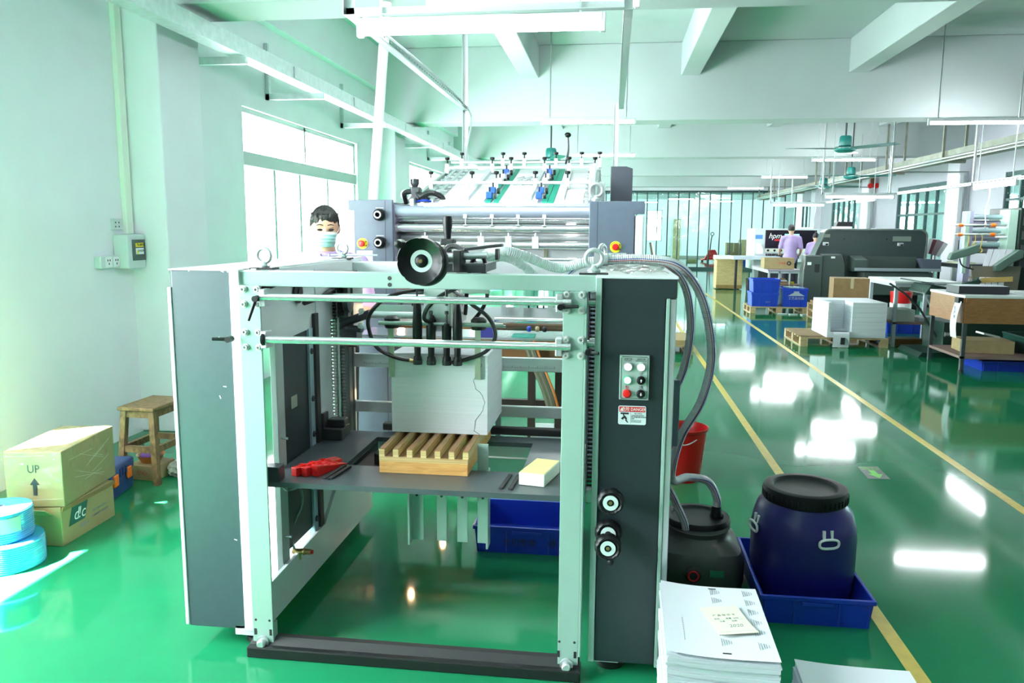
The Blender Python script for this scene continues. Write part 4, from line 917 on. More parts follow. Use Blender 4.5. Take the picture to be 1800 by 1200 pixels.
# crate under the table
def tote(name, label, cat, x0, x1, y0, y1, h, m_, t_=.006, group=None, z=0, rim=.018, ribs=True):
    t = thing(name, label, cat, ((x0 + x1) / 2, (y0 + y1) / 2, z), group); b = .012
    m = MB(); m.box(x0 + b, x1 - b, y0 + b, y1 - b, z + .0, z + .008)
    o = [(x0, y0), (x1, y0), (x1, y1), (x0, y1)]; i = [(x0 + t_, y0 + t_), (x1 - t_, y0 + t_), (x1 - t_, y1 - t_), (x0 + t_, y1 - t_)]
    ob = [(x0 + b, y0 + b), (x1 - b, y0 + b), (x1 - b, y1 - b), (x0 + b, y1 - b)]; ib = [(a + t_ * (1 if k in (0, 3) else -1), c + t_ * (1 if k < 2 else -1)) for k, (a, c) in enumerate(ob)]
    v = [(a, c, z) for a, c in ob] + [(a, c, z + h) for a, c in o] + [(a, c, z + .008) for a, c in ib] + [(a, c, z + h) for a, c in i]; f = []
    for k in range(4):
        n_ = (k + 1) % 4; f += [(k, n_, 4 + n_, 4 + k), (8 + n_, 8 + k, 12 + k, 12 + n_), (4 + k, 4 + n_, 12 + n_, 12 + k)]
    m.add(v, f); m.build('body', m_, t, smooth=False)
    m = MB(); e = .008
    for q in [(x0 - e, x1 + e, y0 - e, y0 + t_), (x0 - e, x1 + e, y1 - t_, y1 + e), (x0 - e, x0 + t_, y0, y1), (x1 - t_, x1 + e, y0, y1)]: m.box(*q, z + h - rim, z + h + .002)
    m.build('rim', m_, t, smooth=False, bevel=.004)
    if ribs:
        for fx in (.04, .3, .7, .96):
            MB().box(x0 + (x1 - x0) * fx - .003, x0 + (x1 - x0) * fx + .003, y0 - .002, y0 + .012, z + .008, z + h - rim).build('rib', m_, t, smooth=False)
        MB().box(x0 + (x1 - x0) * .36, x0 + (x1 - x0) * .64, y0 - .007, y0 + .004, z + h - rim - .02, z + h - rim).build('grip', m_, t, smooth=False, bevel=.003)
    return t
t = tote('plastic_crate', 'blue crate with handwritten label under the feeder', 'crate', -.645, -.12, 3.66, 4.05, .14, BLUEP)
text('分切专用', .042, INK, (-.42, 3.656, .062), (PI / 2 - .08, 0, 0), t); text('⑩', .05, INK, (-.255, 3.656, .065), (PI / 2 - .08, 0, 0), t)
# ================================================================ press unit behind the feeder
U = thing('press_unit', 'blue-grey press unit with sloping feed board behind the feeder', 'printing machine', (-.72, 4.85, 0))
UY = 4.85
LP = MB().prism([(-1.633, .06), (-1.378, .06), (-1.378, 1.778), (-1.668, 1.778), (-1.668, 1.712), (-1.633, 1.712)], UY, UY + .03).build('left_panel', BLUEG, U, smooth=False, bevel=.004)
MB().box(-1.63, -1.39, UY + .03, 6.6, .06, 1.765).build('panel_body', BLUEG, LP, smooth=False, bevel=.004)
MB().box(-1.428, -1.425, UY - .001, UY + .001, .07, 1.775).build('seam', INK, LP, smooth=False)
MB().box(-1.385, -1.372, UY + .02, 5.5, .9, 1.75).build('inner_cheek', mat('lilac_metal', (.30, .28, .42), .25, .5), LP, smooth=False)
RP = MB().prism([(-.142, .06), (.134, .06), (.134, 1.695), (.194, 1.695), (.194, 1.772), (-.142, 1.772)], UY, UY + .03).build('right_panel', BLUEG, U, smooth=False, bevel=.004)
MB().box(-.135, .13, UY + .03, 6.6, .06, 1.76).build('panel_body', BLUEG, RP, smooth=False, bevel=.004)
MB().box(-.092, -.089, UY - .001, UY + .001, .07, 1.77).build('seam', INK, RP, smooth=False)
MB().box(.137, .192, UY + .005, 6.6, .06, 1.69).build('side_door', WHITE, RP, smooth=False, bevel=.01)
TW = MB().prism([(-.02, 0.3), (.135, .3), (.135, 2.03), (.09, 2.045), (-.02, 2.045)], 5.7, 6.4).build('rear_tower', mat('dark_blue_grey', (.045, .055, .075), .45), U, smooth=False, bevel=.004)
def estop(x, z, par):
    e = MB().lathe([(.035, 0), (.035, .002), (0, .002)], (x, UY, z), 30, 'Y').build('emergency_stop', YELP, par)
    MB().lathe([(.012, 0), (.012, .012), (.02, .014), (.021, .022), (.016, .028), (0, .029)], (x, UY - .002, z), 24, 'Y').build('red_mushroom', RED, e)
    m = MB()
    for k in range(9):
        a = R(20 + 17.5 * k); m.obox((x + .028 * math.cos(a), UY - .0024, z + .028 * math.sin(a)), (.004, .0006, .006), (0, PI / 2 - a + PI / 2, 0))
    for k in (5, 7): a = R(180 + 30 * k); m.obox((x + .028 * math.cos(a), UY - .0024, z + .028 * math.sin(a)), (.006, .0006, .006), (0, -a, 0))
    m.build('printed_mark', INK, e, smooth=False)
estop(-1.578, 1.503, LP); estop(.023, 1.496, RP)
for z in (1.684, 1.510):
    k = MB().lathe([(.036, 0), (.038, .02), (.032, .03), (.022, .05), (.016, .05), (.015, .02), (0, .02)], (-1.462, UY, z), 26, 'Y').build('adjusting_knob', BLACK, LP)
    MB().torus((-1.462, UY - .05, z), .0195, .0045, 'Y', 26, 8).build('white_ring', LETW, k)
    MB().box(-1.487, -1.437, UY - .001, UY, z + .042, z + .0445).build('scale_mark', LETW, k, smooth=False)
for par, x0, x1, z1 in ((LP, -1.615, -1.512, 1.458), (RP, -.02, .09, 1.46)):
    pl_ = MB().box(x0, x1, UY - .003, UY, z1 - .075, z1).build('button_plate', LETW if par is LP else mat('panel_plate', (.42, .52, .49), .4, .3), par, smooth=False)
    for x in (x0 + .03, x1 - .03): MB().lathe([(.014, 0), (.014, .008), (.012, .01), (0, .01)], (x, UY - .003, z1 - .045), 18, 'Y').build('button', LETW, pl_)
    for x, s_ in ((x0 + .03, '启动'), (x1 - .03, '停止')): text(s_, .014, INK, (x, UY - .0035, z1 - .014), FACE, pl_, ex=.0003)
# rollers and bars between the panels
def bar(z, y, r, m_, name='roller', x0=-1.375, x1=-.14): return MB().cyl((x0, y, z), (x1, y, z), r, n=22).build(name, m_, U)
bar(1.705, 4.92, .036, mat('grey_roller', (.30, .34, .42), .3, .3), 'top_bar'); bar(1.655, 4.99, .02, CHROME); bar(1.603, 4.93, .027, CHROME); bar(1.50, 4.93, .025, CHROME); bar(1.545, 5.05, .03, STEEL)
bar(1.645, 5.15, .035, mat('dark_roller', (.02, .02, .025), .3)); bar(1.412, 4.93, .014, CHROME); bar(1.385, 4.99, .02, STEEL); bar(1.46, 5.1, .03, STEEL)
MB().box(-1.375, -.14, 5.22, 5.23, 1.36, 1.66).build('backing_plate', mat('lilac_fill_plate', (.62, .62, .70), .3, .3), U, smooth=False)  # pale plate added to fill the dark between the rollers
MB().box(-1.375, -.14, 5.02, 5.03, 1.40, 1.47).build('backing_plate', STEEL, U, smooth=False)
MB().box(-1.375, -.14, 5.1, 5.12, 1.30, 1.38).build('white_tray', WHITE, U, smooth=False)
for x in (-.92, -.75, -.585, -.42):
    g = MB().box(x - .012, x + .012, 4.885, 4.915, 1.665, 1.69).build('sheet_guide', WHITE, U, smooth=False, bevel=.002)
    MB().cyl((x, 4.9, 1.625), (x, 4.9, 1.668), .003, n=8).build('guide_stem', WHITE, g); MB().cyl((x, 4.9, 1.622), (x, 4.9, 1.626), .014, n=12).build('guide_foot', WHITE, g)
for x in (-1.18, -.82, -.645, -.475):
    g = MB().box(x - .02, x + .02, 4.89, 4.91, 1.48, 1.555).build('roller_clamp', WHITE, U, smooth=False, bevel=.003)
    MB().cyl((x, 4.9, 1.555), (x, 4.9, 1.575), .005, n=8).build('clamp_screw', STEEL, g); MB().lathe([(0, .003), (.006, .003), (.007, 0)], (x, 4.89, 1.493), 12, 'Y').build('clamp_bolt', STEEL, g)
    g2 = MB(); g2.obox((x + .028, 4.97, 1.445), (.006, .006, .10), (0, .25, 0)); g2.build('clamp_arm', STEEL, g)
    MB().prism([(x + .045, 1.475), (x + .075, 1.475), (x + .06, 1.40), (x + .045, 1.40)], 5.0, 5.01).build('wedge_plate', mat('olive_plate', (.36, .38, .26), .4, .3), g, smooth=False)
MB().box(-.29, -.23, 5.0, 5.04, 1.63, 1.66).build('lamp', mat('lit_lamp', (1, 1, 1), .4, emit=(1, .97, .9), es=8), U, smooth=False, bevel=.005)
MB().box(-1.37, -1.28, 4.98, 5.1, 1.61, 1.69).build('dark_block', BLKMAT, U, smooth=False, bevel=.005)
# feed board
a_ = math.atan2(2.09 - 1.765, 6.2 - 5.03)
FB = MB().prism([(5.03, 1.745), (6.2, 2.035), (6.2, 2.055), (5.03, 1.765)], -1.27, -.13, 'X').build('feed_board', mat('board_grey', (.55, .60, .62), .3, .4), U, smooth=False)
def on(x, s, dz=0): return (x, 5.03 + 1.17 * s, 1.765 + .29 * s + dz)
def strip(x0, x1, s0, s1, m_, name, h=.006):
    return MB().prism([(5.03 + 1.17 * s0, 1.765 + .29 * s0), (5.03 + 1.17 * s1, 1.765 + .29 * s1), (5.03 + 1.17 * s1, 1.765 + .29 * s1 + h), (5.03 + 1.17 * s0, 1.765 + .29 * s0 + h)], x0, x1, 'X').build(name, m_, FB, smooth=False)
for x0, x1 in ((-1.12, -.83), (-.73, -.48), (-.37, -.19)):
    for k in range(6): strip(x0, x1, k / 6 + .004, (k + 1) / 6 - .004, LETW, 'board_slat', .008)
GB = mat('green_belt', (.01, .30, .20), .45)
for x0 in (-.815, -.76, -.45, -.41): strip(x0, x0 + .035, 0, 1, GB, 'green_belt', .010)
for x in (-1.23, -1.17, -.165): strip(x - .012, x + .012, 0, 1, STEEL, 'side_rail', .02)
for k in range(9): MB().cyl(on(-1.26, .06 + .11 * k, .006), on(-1.13, .06 + .11 * k, .006), .014, n=10).build('side_roller', CHROME, FB)
for k in range(9): MB().cyl(on(-.185, .06 + .11 * k, .006), on(-.135, .06 + .11 * k, .006), .018, n=10).build('side_roller', CHROME, FB)
KN = MB().lathe([(.005, -.03), (.005, 0), (.016, .004), (.019, .012), (.017, .022), (0, .025)], n=12).mesh('black_knob', BLACK)
for s_, xs in ((.33, (-1.26, -.97, -.80, -.53, -.31, -.15)), (.84, (-1.27, -.92, -.775, -.52, -.335, -.14)), (1.04, (-1.2, -.87, -.7, -.45, -.25, -.11))):
    b = MB().cyl(on(-1.285, s_, .055), on(-.11, s_, .055), .011, n=12).build('cross_bar', WHITE, FB)
    for x in xs:
        inst(KN, 'black_knob', b, on(x, s_, .11))
        MB().box(x - .014, x + .014, on(0, s_)[1] - .012, on(0, s_)[1] + .012, on(0, s_)[2] + .01, on(0, s_)[2] + .085).build('bar_clamp', WHITE, b, smooth=False, bevel=.002)
for x in (-.94, -.53, -.32, -.78): strip(x - .012, x + .012, .02 if x != -.78 else .5, .84, mat('rail_white', (.66, .70, .71), .3, .3), 'long_rail', .035)
BLK = mat('royal_blue_plastic', (.02, .10, .55), .35)
for x in (-.80, -.475):
    for s_ in (.07, .2, .48, .62, .78):
        w_ = MB().box(x - .022, x + .018, on(0, s_)[1] - .02, on(0, s_)[1] + .02, on(0, s_)[2] + .012, on(0, s_)[2] + .055).build('wheel_holder', BLK if s_ in (.07, .2, .78) else STEEL, FB, smooth=False, bevel=.004)
        MB().cyl(on(x + .028, s_, .03), on(x + .045, s_, .03), .02, n=14).build('press_wheel', BLACK if s_ > .1 else DSTEEL, w_)
        MB().cyl(on(x, s_, .055), on(x, s_, .085), .006, n=8).build('wheel_screw', BLACK, w_)
for x in (-.70, -.64, -.58):
    for s_ in (.45, .55, .65): MB().cyl(on(x, s_, .012), on(x + .05, s_ + .02, .02), .008, n=8).build('small_roller', CHROME, FB)
for sx, x in ((-1, -1.29), (1, -.115)):
    MB().prism([(5.0, 1.70), (6.25, 2.015), (6.25, 2.085), (5.0, 1.79)], x - .012, x + .012, 'X').build('side_frame', GALV, FB, smooth=False, bevel=.002)
MB().tube(spline([on(-.37, 1.0, .05), on(-.355, 1.02, .14), on(-.36, 1.02, .25)], 6), .009, 8).build('tall_lever', DSTEEL, FB); MB().sphere(on(-.36, 1.02, .265), (.026, .026, .02), 14, 8).build('lever_knob', BLACK, FB)
# supports of the board
for x in (-1.29, -.115): MB().box(x - .02, x + .02, 6.1, 6.2, 1.5, 2.06).build('board_support', GALV, U, smooth=False)
# upper left cables and eye bolts
eyebolt(-1.42, 5.35, 1.775, U, 1.25, 0, False); eyebolt(-.105, 4.98, 1.775, U, 1.5, .15, False)
m = MB(); m.box(-.15, -.11, 5.0, 5.05, 1.78, 2.0); m.box(-.09, -.05, 5.05, 5.09, 1.78, 1.9); m.build('board_post', GALV, U, smooth=False, bevel=.004)
m = MB().box(-1.31, -1.25, 5.05, 5.12, 1.765, 1.87); kb = m.build('clamp_block', DSTEEL, U, smooth=False, bevel=.01); MB().lathe([(.02, 0), (.03, .02), (.03, .05), (0, .055)], (-1.29, 5.08, 1.87), 12).build('clamp_knob', DSTEEL, kb)
for k, pts in enumerate([[(-1.38, 5.2, 1.77), (-1.38, 5.15, 1.83), (-1.31, 5.1, 1.84), (-1.24, 5.05, 1.81), (-1.18, 5.1, 1.77)], [(-1.25, 5.05, 1.8), (-1.18, 5.05, 1.83), (-1.12, 5.1, 1.81), (-1.1, 5.1, 1.77)]]): MB().tube(spline(pts, 8), .018, 8).build('black_cable', RUBBER, U)
MB().tube(spline([(-1.27, 5.04, 1.775), (-1.2, 5.0, 1.78), (-1.16, 5.06, 1.77)], 8), .007, 6).build('blue_cable', BLUEC, U)
# lower front of the unit, seen through the feeder
MB().box(-1.375, -.14, 4.9, 4.95, .98, 1.07).build('lower_beam', STEEL, U, smooth=False)
bar(.92, 5.0, .055, mat('orange_lit_roller', (.55, .25, .10), .3, .6)); MB().box(-1.375, -.14, 5.02, 5.06, .72, .83).build('brown_tray', mat('rust_brown', (.22, .10, .04), .5), U, smooth=False)  # roller colour holds the orange light that falls on it
for x in (-.53, -.35, -.24, -.17): MB().box(x, x + .05, 5.04, 5.08, .2, .75).build('upright', mat('dark_brown_metal', (.03, .022, .018), .5), U, smooth=False)
for k, (dx, c) in enumerate(((0, mat('grey_green_pipe', (.16, .18, .13), .4)), (.03, mat('orange_cable', (.7, .22, .05), .4)), (-.03, MATS['grey_green_pipe']))): MB().tube(spline([(-.52 + dx, 4.96, .9), (-.46 + dx, 4.95, .75), (-.38 + dx, 4.96, .55), (-.34 + dx, 4.97, .4)], 8), .018 if k != 1 else .008, 8).build('hanging_pipe', c, U)
rt_ = MB().box(-.26, -.2, 4.96, 5.0, .47, .5).build('red_tap', ORANGE, U, smooth=False, bevel=.004); MB().box(-.24, -.22, 4.965, 4.99, .42, .47).build('tap_stem', ORANGE, rt_, smooth=False)
MB().box(-.5, -.15, 4.95, 5.3, .22, .26).build('comb_plate', STEEL, U, smooth=False)
MB().box(-1.375, -.14, 5.3, 5.35, .35, .42).build('cross_plate', mat('dark_brown_metal', (.03, .022, .018), .5), U, smooth=False)
BULB = mat('lit_warm_bulb', (1, .8, .6), .4, emit=(1, .62, .32), es=90)
for x, y, z in ((-1.21, 4.4, 1.13), (-1.17, 4.4, .62), (-.97, 4.4, .28)):
    b = MB().sphere((x, y, z), (.016, .016, .026), 12, 8).build('warm_bulb', BULB, U); MB().lathe([(.012, .02), (.014, .028), (.014, .05), (0, .05)], (x, y, z), 12).build('bulb_socket', BLKMAT, b)
    MB().cyl((x, y, z + .05), (x, 4.95, z + .06), .006, n=8).build('bulb_arm', BLKMAT, b)
for k, x in enumerate((-1.05, -.92)):
    m = MB(); m.tube([(x, 4.6, .5), (x + .03, 4.6, .0)], [.025, .02], 8); m.build('rear_leg', mat('dark_brown_metal', (.03, .022, .018), .5), U)
for x in (-1.5, 0): MB().box(x - .08, x + .08, 4.95, 5.1, 0, .07).build('foot', RUBBER, U, smooth=False)
for x in (-1.5, 0): MB().box(x - .08, x + .08, 6.3, 6.45, 0, .07).build('foot', RUBBER, U, smooth=False)
MB().box(-.02, .1, 5.8, 6.3, 0, .3).build('tower_base', DSTEEL, U, smooth=False)

# ================================================================ left corner
def carton(name, label, size, loc, rz, m_=CARDG, tape=None, group=None, cat='carton'):
    t = thing(name, label, cat, (0, 0, 0), group); a, b, h = size
    MB().box(-a / 2, a / 2, -b / 2, b / 2, 0, h).build('box_body', m_, t, smooth=False, bevel=.004)
    if tape: MB().box(-.025, .025, -b / 2 - .0008, b / 2 + .0008, h * .55, h + .0008).build('tape', tape, t, smooth=False)
    place(t, loc, rz); return t
TAPE = mat('clear_tape', (.50, .44, .26), .25)
c1 = carton('carton', 'lower cardboard carton with dark green logo, flaps open', (.30, .44, .205), (-2.865, 3.645, 0), R(2))
def cpart(m, name, m_, par, **k): return m.build(name, m_, par, **k)
def local(par, fn):
    # build a part in the thing's own axes
    l, r = par.location.copy(), par.rotation_euler.copy(); par.location = (0, 0, 0); o = fn(); par.location = l; return o
def lpart(par, m, name, m_, **k): return local(par, lambda: m.build(name, m_, par, **k))
fl_ = MB(); fl_.obox((-.02, -.25, .185), (.26, .075, .004), (-.65, 0, 0)); lpart(c1, fl_, 'flap', CARDG, smooth=False)
fl_ = MB(); fl_.obox((.158, .0, .193), (.004, .44, .025), (0, .3, 0)); lpart(c1, fl_, 'flap', CARDD, smooth=False)
y = .1508
lg = MB().prism([(-.17, .085), (-.04, .085), (-.008, .175), (-.138, .175)], y, y + .0006, 'X')
# parallelogram logo is laid out along the side (local +X face)
lgp = lpart(c1, lg, 'logo_panel', INKG, smooth=False)
LX = (PI / 2, 0, PI / 2)
def ltext(par, *a, **k):
    l = par.location.copy(); par.location = (0, 0, 0); o = text(*a, **k); par.location = l; return o
ltext(c1, 'd', .085, LETW, (y + .0008, -.108, .128), LX, c1, shear=.25, ex=.0003); ltext(c1, '!', .085, LETW, (y + .0008, -.083, .128), LX, c1, shear=.25, ex=.0003); ltext(c1, 'c', .085, LETW, (y + .0008, -.053, .124), LX, c1, shear=.25, ex=.0003)
ltext(c1, '油墨集团', .02, INKGREY, (y, -.05, .055), LX, c1, ex=.0003)
for k, s_ in enumerate(('迪爱生油墨有限公司', '● 印刷油墨专用包装箱')): ltext(c1, s_, .014, INKGREY, (y, .09, .10 - .03 * k), LX, c1, ex=.0003)
c2 = carton('carton', 'film-wrapped cardboard carton marked UP, on top of the lower carton', (.285, .52, .285), (-2.865, 3.675, .207), R(8))
ltext(c2, 'UP', .058, INK, (.0, -.2612, .195), FACE, c2, ex=.0004, sx=.9)
lpart(c2, MB().prism([(-.008, .06), (.012, .06), (.012, .115), (.026, .115), (.002, .15), (-.022, .115), (-.008, .115)], -.2612, -.2605), 'arrow_mark', INK, smooth=False)
wm = MB().box(-.1435, .1435, -.263, .263, .002, .2868); lpart(c2, wm, 'stretch_wrap', WRAP, smooth=False)
sm_ = MB(); random.seed(3)
for k in range(9):
    z = random.uniform(.03, .26); a = random.uniform(-.4, .4); L = random.uniform(.1, .3); sm_.obox((.1445, random.uniform(-.12, .12), z), (.0006, L, .001), (a, 0, 0))
for k in (0, 8): sm_.obox((random.uniform(-.05, .05), -.2645, .04 + .028 * k), (.2, .0006, .0012), (0, random.uniform(-.06, .06), 0))
lpart(c2, sm_, 'wrap_crease', mat('wrap_crease_white', (.66, .66, .52), .3), smooth=False, kind='stuff')
# film rolls
FRB = mat('blue_film_roll', (.035, .27, .52), .18, noise=.08, nscale=20, coat=.5)
def froll(label, x, y, z, r, h, sticker=False):
    t = thing('film_roll', label, 'roll', (x, y, z), 'blue film rolls'); prof = [(.018, 0), (r * .97, 0), (r, .008)]
    for k in range(12): prof += [(r, .01 + (h - .02) * k / 12), (r - .0022, .01 + (h - .02) * (k + .5) / 12)]
    prof += [(r, h - .008), (r * .97, h), (.018, h)]
    MB().lathe(prof, (x, y, z), 48, ring=True).build('film', FRB, t); MB().lathe([(.014, h * .5), (.018, h * .5), (.018, h + .003), (.014, h + .003)], (x, y, z), 20, ring=True).build('core', mat('core_card', (.10, .16, .24), .6), t)
    if sticker:
        m = MB(); v = []
        for j in range(9):
            a = R(-52 + 4.6 * j)
            for zz in (.05, .12): v.append((x + (r + .001) * math.cos(a), y + (r + .001) * math.sin(a), z + zz))
        m.add(v, [(2 * j, 2 * j + 2, 2 * j + 3, 2 * j + 1) for j in range(8)]); m.build('sticker', mat('green_sticker', (.45, .72, .42), .5), t)
froll('lower thick blue film roll lying flat at the left edge', -2.83, 3.215, 0, .16, .135)
froll('upper blue film roll with a green sticker, on the lower roll', -2.85, 3.215, .137, .135, .145, True)
# tool box
t = thing('tool_box', 'navy blue plastic tool box with orange latches in front of the stool', 'tool box', (0, 0, 0))
MB().box(-.13, .13, -.155, .155, 0, .12).build('body', NAVY, t, smooth=False, bevel=.01); MB().box(-.138, .138, -.163, .163, .12, .19).build('lid', NAVY, t, smooth=False, bevel=.015)
MB().box(-.09, .02, -.1, .06, .19, .193).build('lid_window', mat('grey_lid', (.30, .36, .40), .3), t, smooth=False)
for yy in (-.10, .08): MB().box(.131, .146, yy - .03, yy + .03, .075, .145).build('latch', ORANGE, t, smooth=False, bevel=.006)
MB().box(-.03, .03, -.172, -.158, .14, .18).build('handle', ORANGE, t, smooth=False, bevel=.005)
for yy in (-.04, 0, .04): MB().box(.136, .143, yy - .006, yy + .006, .12, .165).build('lid_rib', NAVY, t, smooth=False)
place(t, (-3.03, 4.19, 0), R(10))
# stool
t = thing('wooden_stool', 'worn brown wooden stool standing by the left column', 'stool', (0, 0, 0))
MB().box(-.125, .125, -.18, .18, .465, .49).build('seat', STOOLW, t, smooth=False, bevel=.006)
for sx in (-1, 1):
    for sy in (-1, 1):
        m = MB(); x, y = sx * .095, sy * .145; x2, y2 = sx * .125, sy * .18; w = .019
        m.add([(x2 + a * w, y2 + b * w, 0) for a, b in ((-1, -1), (1, -1), (1, 1), (-1, 1))] + [(x + a * w, y + b * w, .465) for a, b in ((-1, -1), (1, -1), (1, 1), (-1, 1))], [(3, 2, 1, 0), (4, 5, 6, 7), (0, 1, 5, 4), (1, 2, 6, 5), (2, 3, 7, 6), (3, 0, 4, 7)]); m.build('leg', STOOLW, t, smooth=False, bevel=.003)
for sx in (-1, 1):
    MB().box(sx * .095 - .012, sx * .095 + .012, -.14, .14, .42, .465).build('apron', STOOLW, t, smooth=False); MB().box(sx * .112 - .012, sx * .112 + .012, -.155, .155, .2, .24).build('stretcher', STOOLW, t, smooth=False)
for sy in (-1, 1):
    MB().box(-.09, .09, sy * .145 - .012, sy * .145 + .012, .42, .465).build('apron', STOOLW, t, smooth=False); MB().box(-.11, .11, sy * .162 - .012, sy * .162 + .012, .2, .24).build('stretcher', STOOLW, t, smooth=False)
place(t, (-2.90, 4.57, 0), R(-3))
c3 = carton('carton', 'small cardboard carton on the floor under the stool', (.20, .2, .095), (-2.93, 4.56, 0), R(-8), CARD)
ltext(c3, '小心', .04, LETR, (.01, -.1012, .05), FACE, c3, ex=.0004)
t = thing('basin', 'orange-brown basin on the small carton under the stool', 'basin', (-2.93, 4.56, .096))
MB().lathe([(.045, .002), (.06, .004), (.082, .045), (.088, .05), (.08, .046), (.056, .01), (0, .008)], (-2.93, 4.56, .096), 26).build('bowl', mat('orange_brown_plastic', (.42, .12, .02), .4), t)
m = MB().sphere((-2.93, 4.555, .142), (.062, .062, .03), 18, 10)
tag(m.build('purple_cloth', mat('purple_cloth', (.22, .10, .38), .9, bump=.6, bscale=18)), 'crumpled purple cloth lying in the basin under the stool', 'cloth')
m = MB(); random.seed(5); v0 = len(m.v); m.sphere((0, 0, .07), (.105, .12, .09), 26, 18)
for i in range(len(m.v)):
    p = m.v[i]; k = 1 + .16 * math.sin(p.x * 70 + p.z * 40) * math.sin(p.y * 60 - p.z * 55) + .08 * math.sin(p.z * 120 + p.x * 33); m.v[i] = Vector((p.x * k, p.y * k, max(.001, p.z * (.92 + .1 * k))))
m.xf(Matrix.Translation((-2.762, 4.60, 0)) @ Matrix.Scale(.62, 4)); tag(m.build('rag_heap', mat('grey_rags', (.30, .30, .26), .9, noise=.3, nscale=20)), 'heap of crumpled grey rags on the floor beside the stool', 'rags')

# ================================================================ right foreground
D = thing('plastic_drum', 'dark blue plastic drum with black screw lid standing in a blue tray', 'drum', (.87, 3.44, .01))
MB().lathe([(.0, .012), (.185, .012), (.2, .025), (.21, .06), (.217, .16), (.217, .30), (.212, .34), (.195, .40), (.165, .435), (.158, .445), (.158, .47)], (.87, 3.44, 0), 56, sq=2.35).build('body', BLUED, D)
ld = MB().lathe([(.172, .432), (.176, .436), (.178, .47), (.174, .492), (.162, .497), (.138, .495), (.13, .484), (0, .481)], (.87, 3.44, 0), 56).build('lid', BLACK, D)
m = MB()
for k in range(48):
    a = 2 * PI * k / 48; m.obox((.87 + .178 * math.cos(a), 3.44 + .178 * math.sin(a), .457), (.005, .006, .03), (0, 0, a))
m.build('lid_knurl', BLACK, ld, smooth=False)
for ang, wide in ((R(-76), 1), (R(-168), 1)):
    d = Vector((math.cos(ang), math.sin(ang), 0)); s = Vector((-d.y, d.x, 0)); c = Vector((.87, 3.44, .345)) + d * .222
    pts = []
    for k in range(24):
        a = 2 * PI * k / 24; ca, sa = math.cos(a), math.sin(a); kk = 1 / (abs(ca) ** 3 + abs(sa) ** 3) ** (1 / 3)
        pts.append(c + s * (.042 * ca * kk) + Vector((0, 0, .019 * sa * kk - .03)) + d * .004)
    h = MB().tube(pts, .0055, 8, closed=True).build('handle', LETW, D)
    for k in (-1, 1): MB().cyl(c + s * (.017 * k) + Vector((0, 0, -.012)) - d * .01, c + s * (.017 * k) + Vector((0, 0, .022)) - d * .012, .007, n=10).build('handle_lug', LETW, h)
tote('drip_tray', 'shallow blue plastic tray holding the dark blue drum', 'tray', .645, 1.085, 3.12, 3.72, .125, BLUEP)
# grey suction tank
G = thing('suction_tank', 'dark grey plastic tank with black lid beside the feeder', 'tank', (.46, 3.6, 0))
m = MB(); n = 40; prof = [(0, 0, 0), (.19, .21, 0.0), (.2, .22, .03), (.2, .22, .12), (.185, .205, .16), (.15, .17, .19), (.14, .15, .21), (.14, .15, .23), (0, 0, .23)]
v = []
for rx, ry, z in prof:
    for i in range(n):
        a = 2 * PI * i / n; ca, sa = math.cos(a), math.sin(a); k = 1 / (abs(ca) ** 5 + abs(sa) ** 5) ** .2 if z < .18 else 1
        v.append((.435 + rx * ca * k, 3.6 + ry * sa * k, z))
m.add(v, [(j * n + i, j * n + (i + 1) % n, (j + 1) * n + (i + 1) % n, (j + 1) * n + i) for j in range(len(prof) - 1) for i in range(n)]); m.build('body', GREYT, G)
tl = MB().lathe([(.15, .205), (.157, .21), (.158, .245), (.15, .256), (.125, .256), (.118, .247), (0, .245)], (.435, 3.66, 0), 44).build('lid', BLACK, G)
MB().lathe([(.024, .155), (.026, .17), (.022, .175), (.022, .2), (.0, .2)], (.378, 3.505, 0), 16).build('hose_fitting', STEEL, G); MB().torus((.415, 3.46, .19), .017, .006, 'Y', 18, 8).build('hose_clamp', STEEL, G)
MB().lathe([(.03, .25), (.026, .27), (.022, .3), (0, .3)], (.525, 3.66, 0), 14).build('hose_fitting', BLACK, G)
dc = MB().lathe([(.035, 0), (.036, .02), (.028, .028), (0, .03)], (.395, 3.385, .08), 20, 'Y').build('drain_cap', BLKMAT, G); MB().torus((.395, 3.352, .08), .022, .004, 'Y', 20, 6).build('red_ring', RED, dc)
MB().box(.47, .53, 3.376, 3.38, .07, .1).build('green_sticker', mat('dark_green_sticker', (.02, .16, .09), .5), G, smooth=False)
# red bucket
B = thing('bucket', 'red plastic bucket on the floor behind the feeder side', 'bucket', (.49, 5.0, 0))
MB().lathe([(0, .004), (.105, 0), (.112, .02), (.145, .325), (.155, .335), (.157, .35), (.15, .352), (.141, .33), (.105, .02), (0, .018)], (.49, 5.0, 0), 44).build('body', REDB, B)
MB().tube(spline([(.345, 5.0, .34), (.37, 4.88, .30), (.47, 4.83, .27), (.55, 4.87, .29), (.62, 4.97, .33)], 8), .004, 8).build('handle', STEEL, B)
m = MB(); v = []
for j in range(7):
    a = R(-22 + 7 * j)
    for z, r in ((.13, .126), (.25, .139)): v.append((.49 + r * math.cos(a), 5 + r * math.sin(a), z))
m.add(v, [(2 * j, 2 * j + 2, 2 * j + 3, 2 * j + 1) for j in range(6)]); m.build('label_sticker', LETW, B)
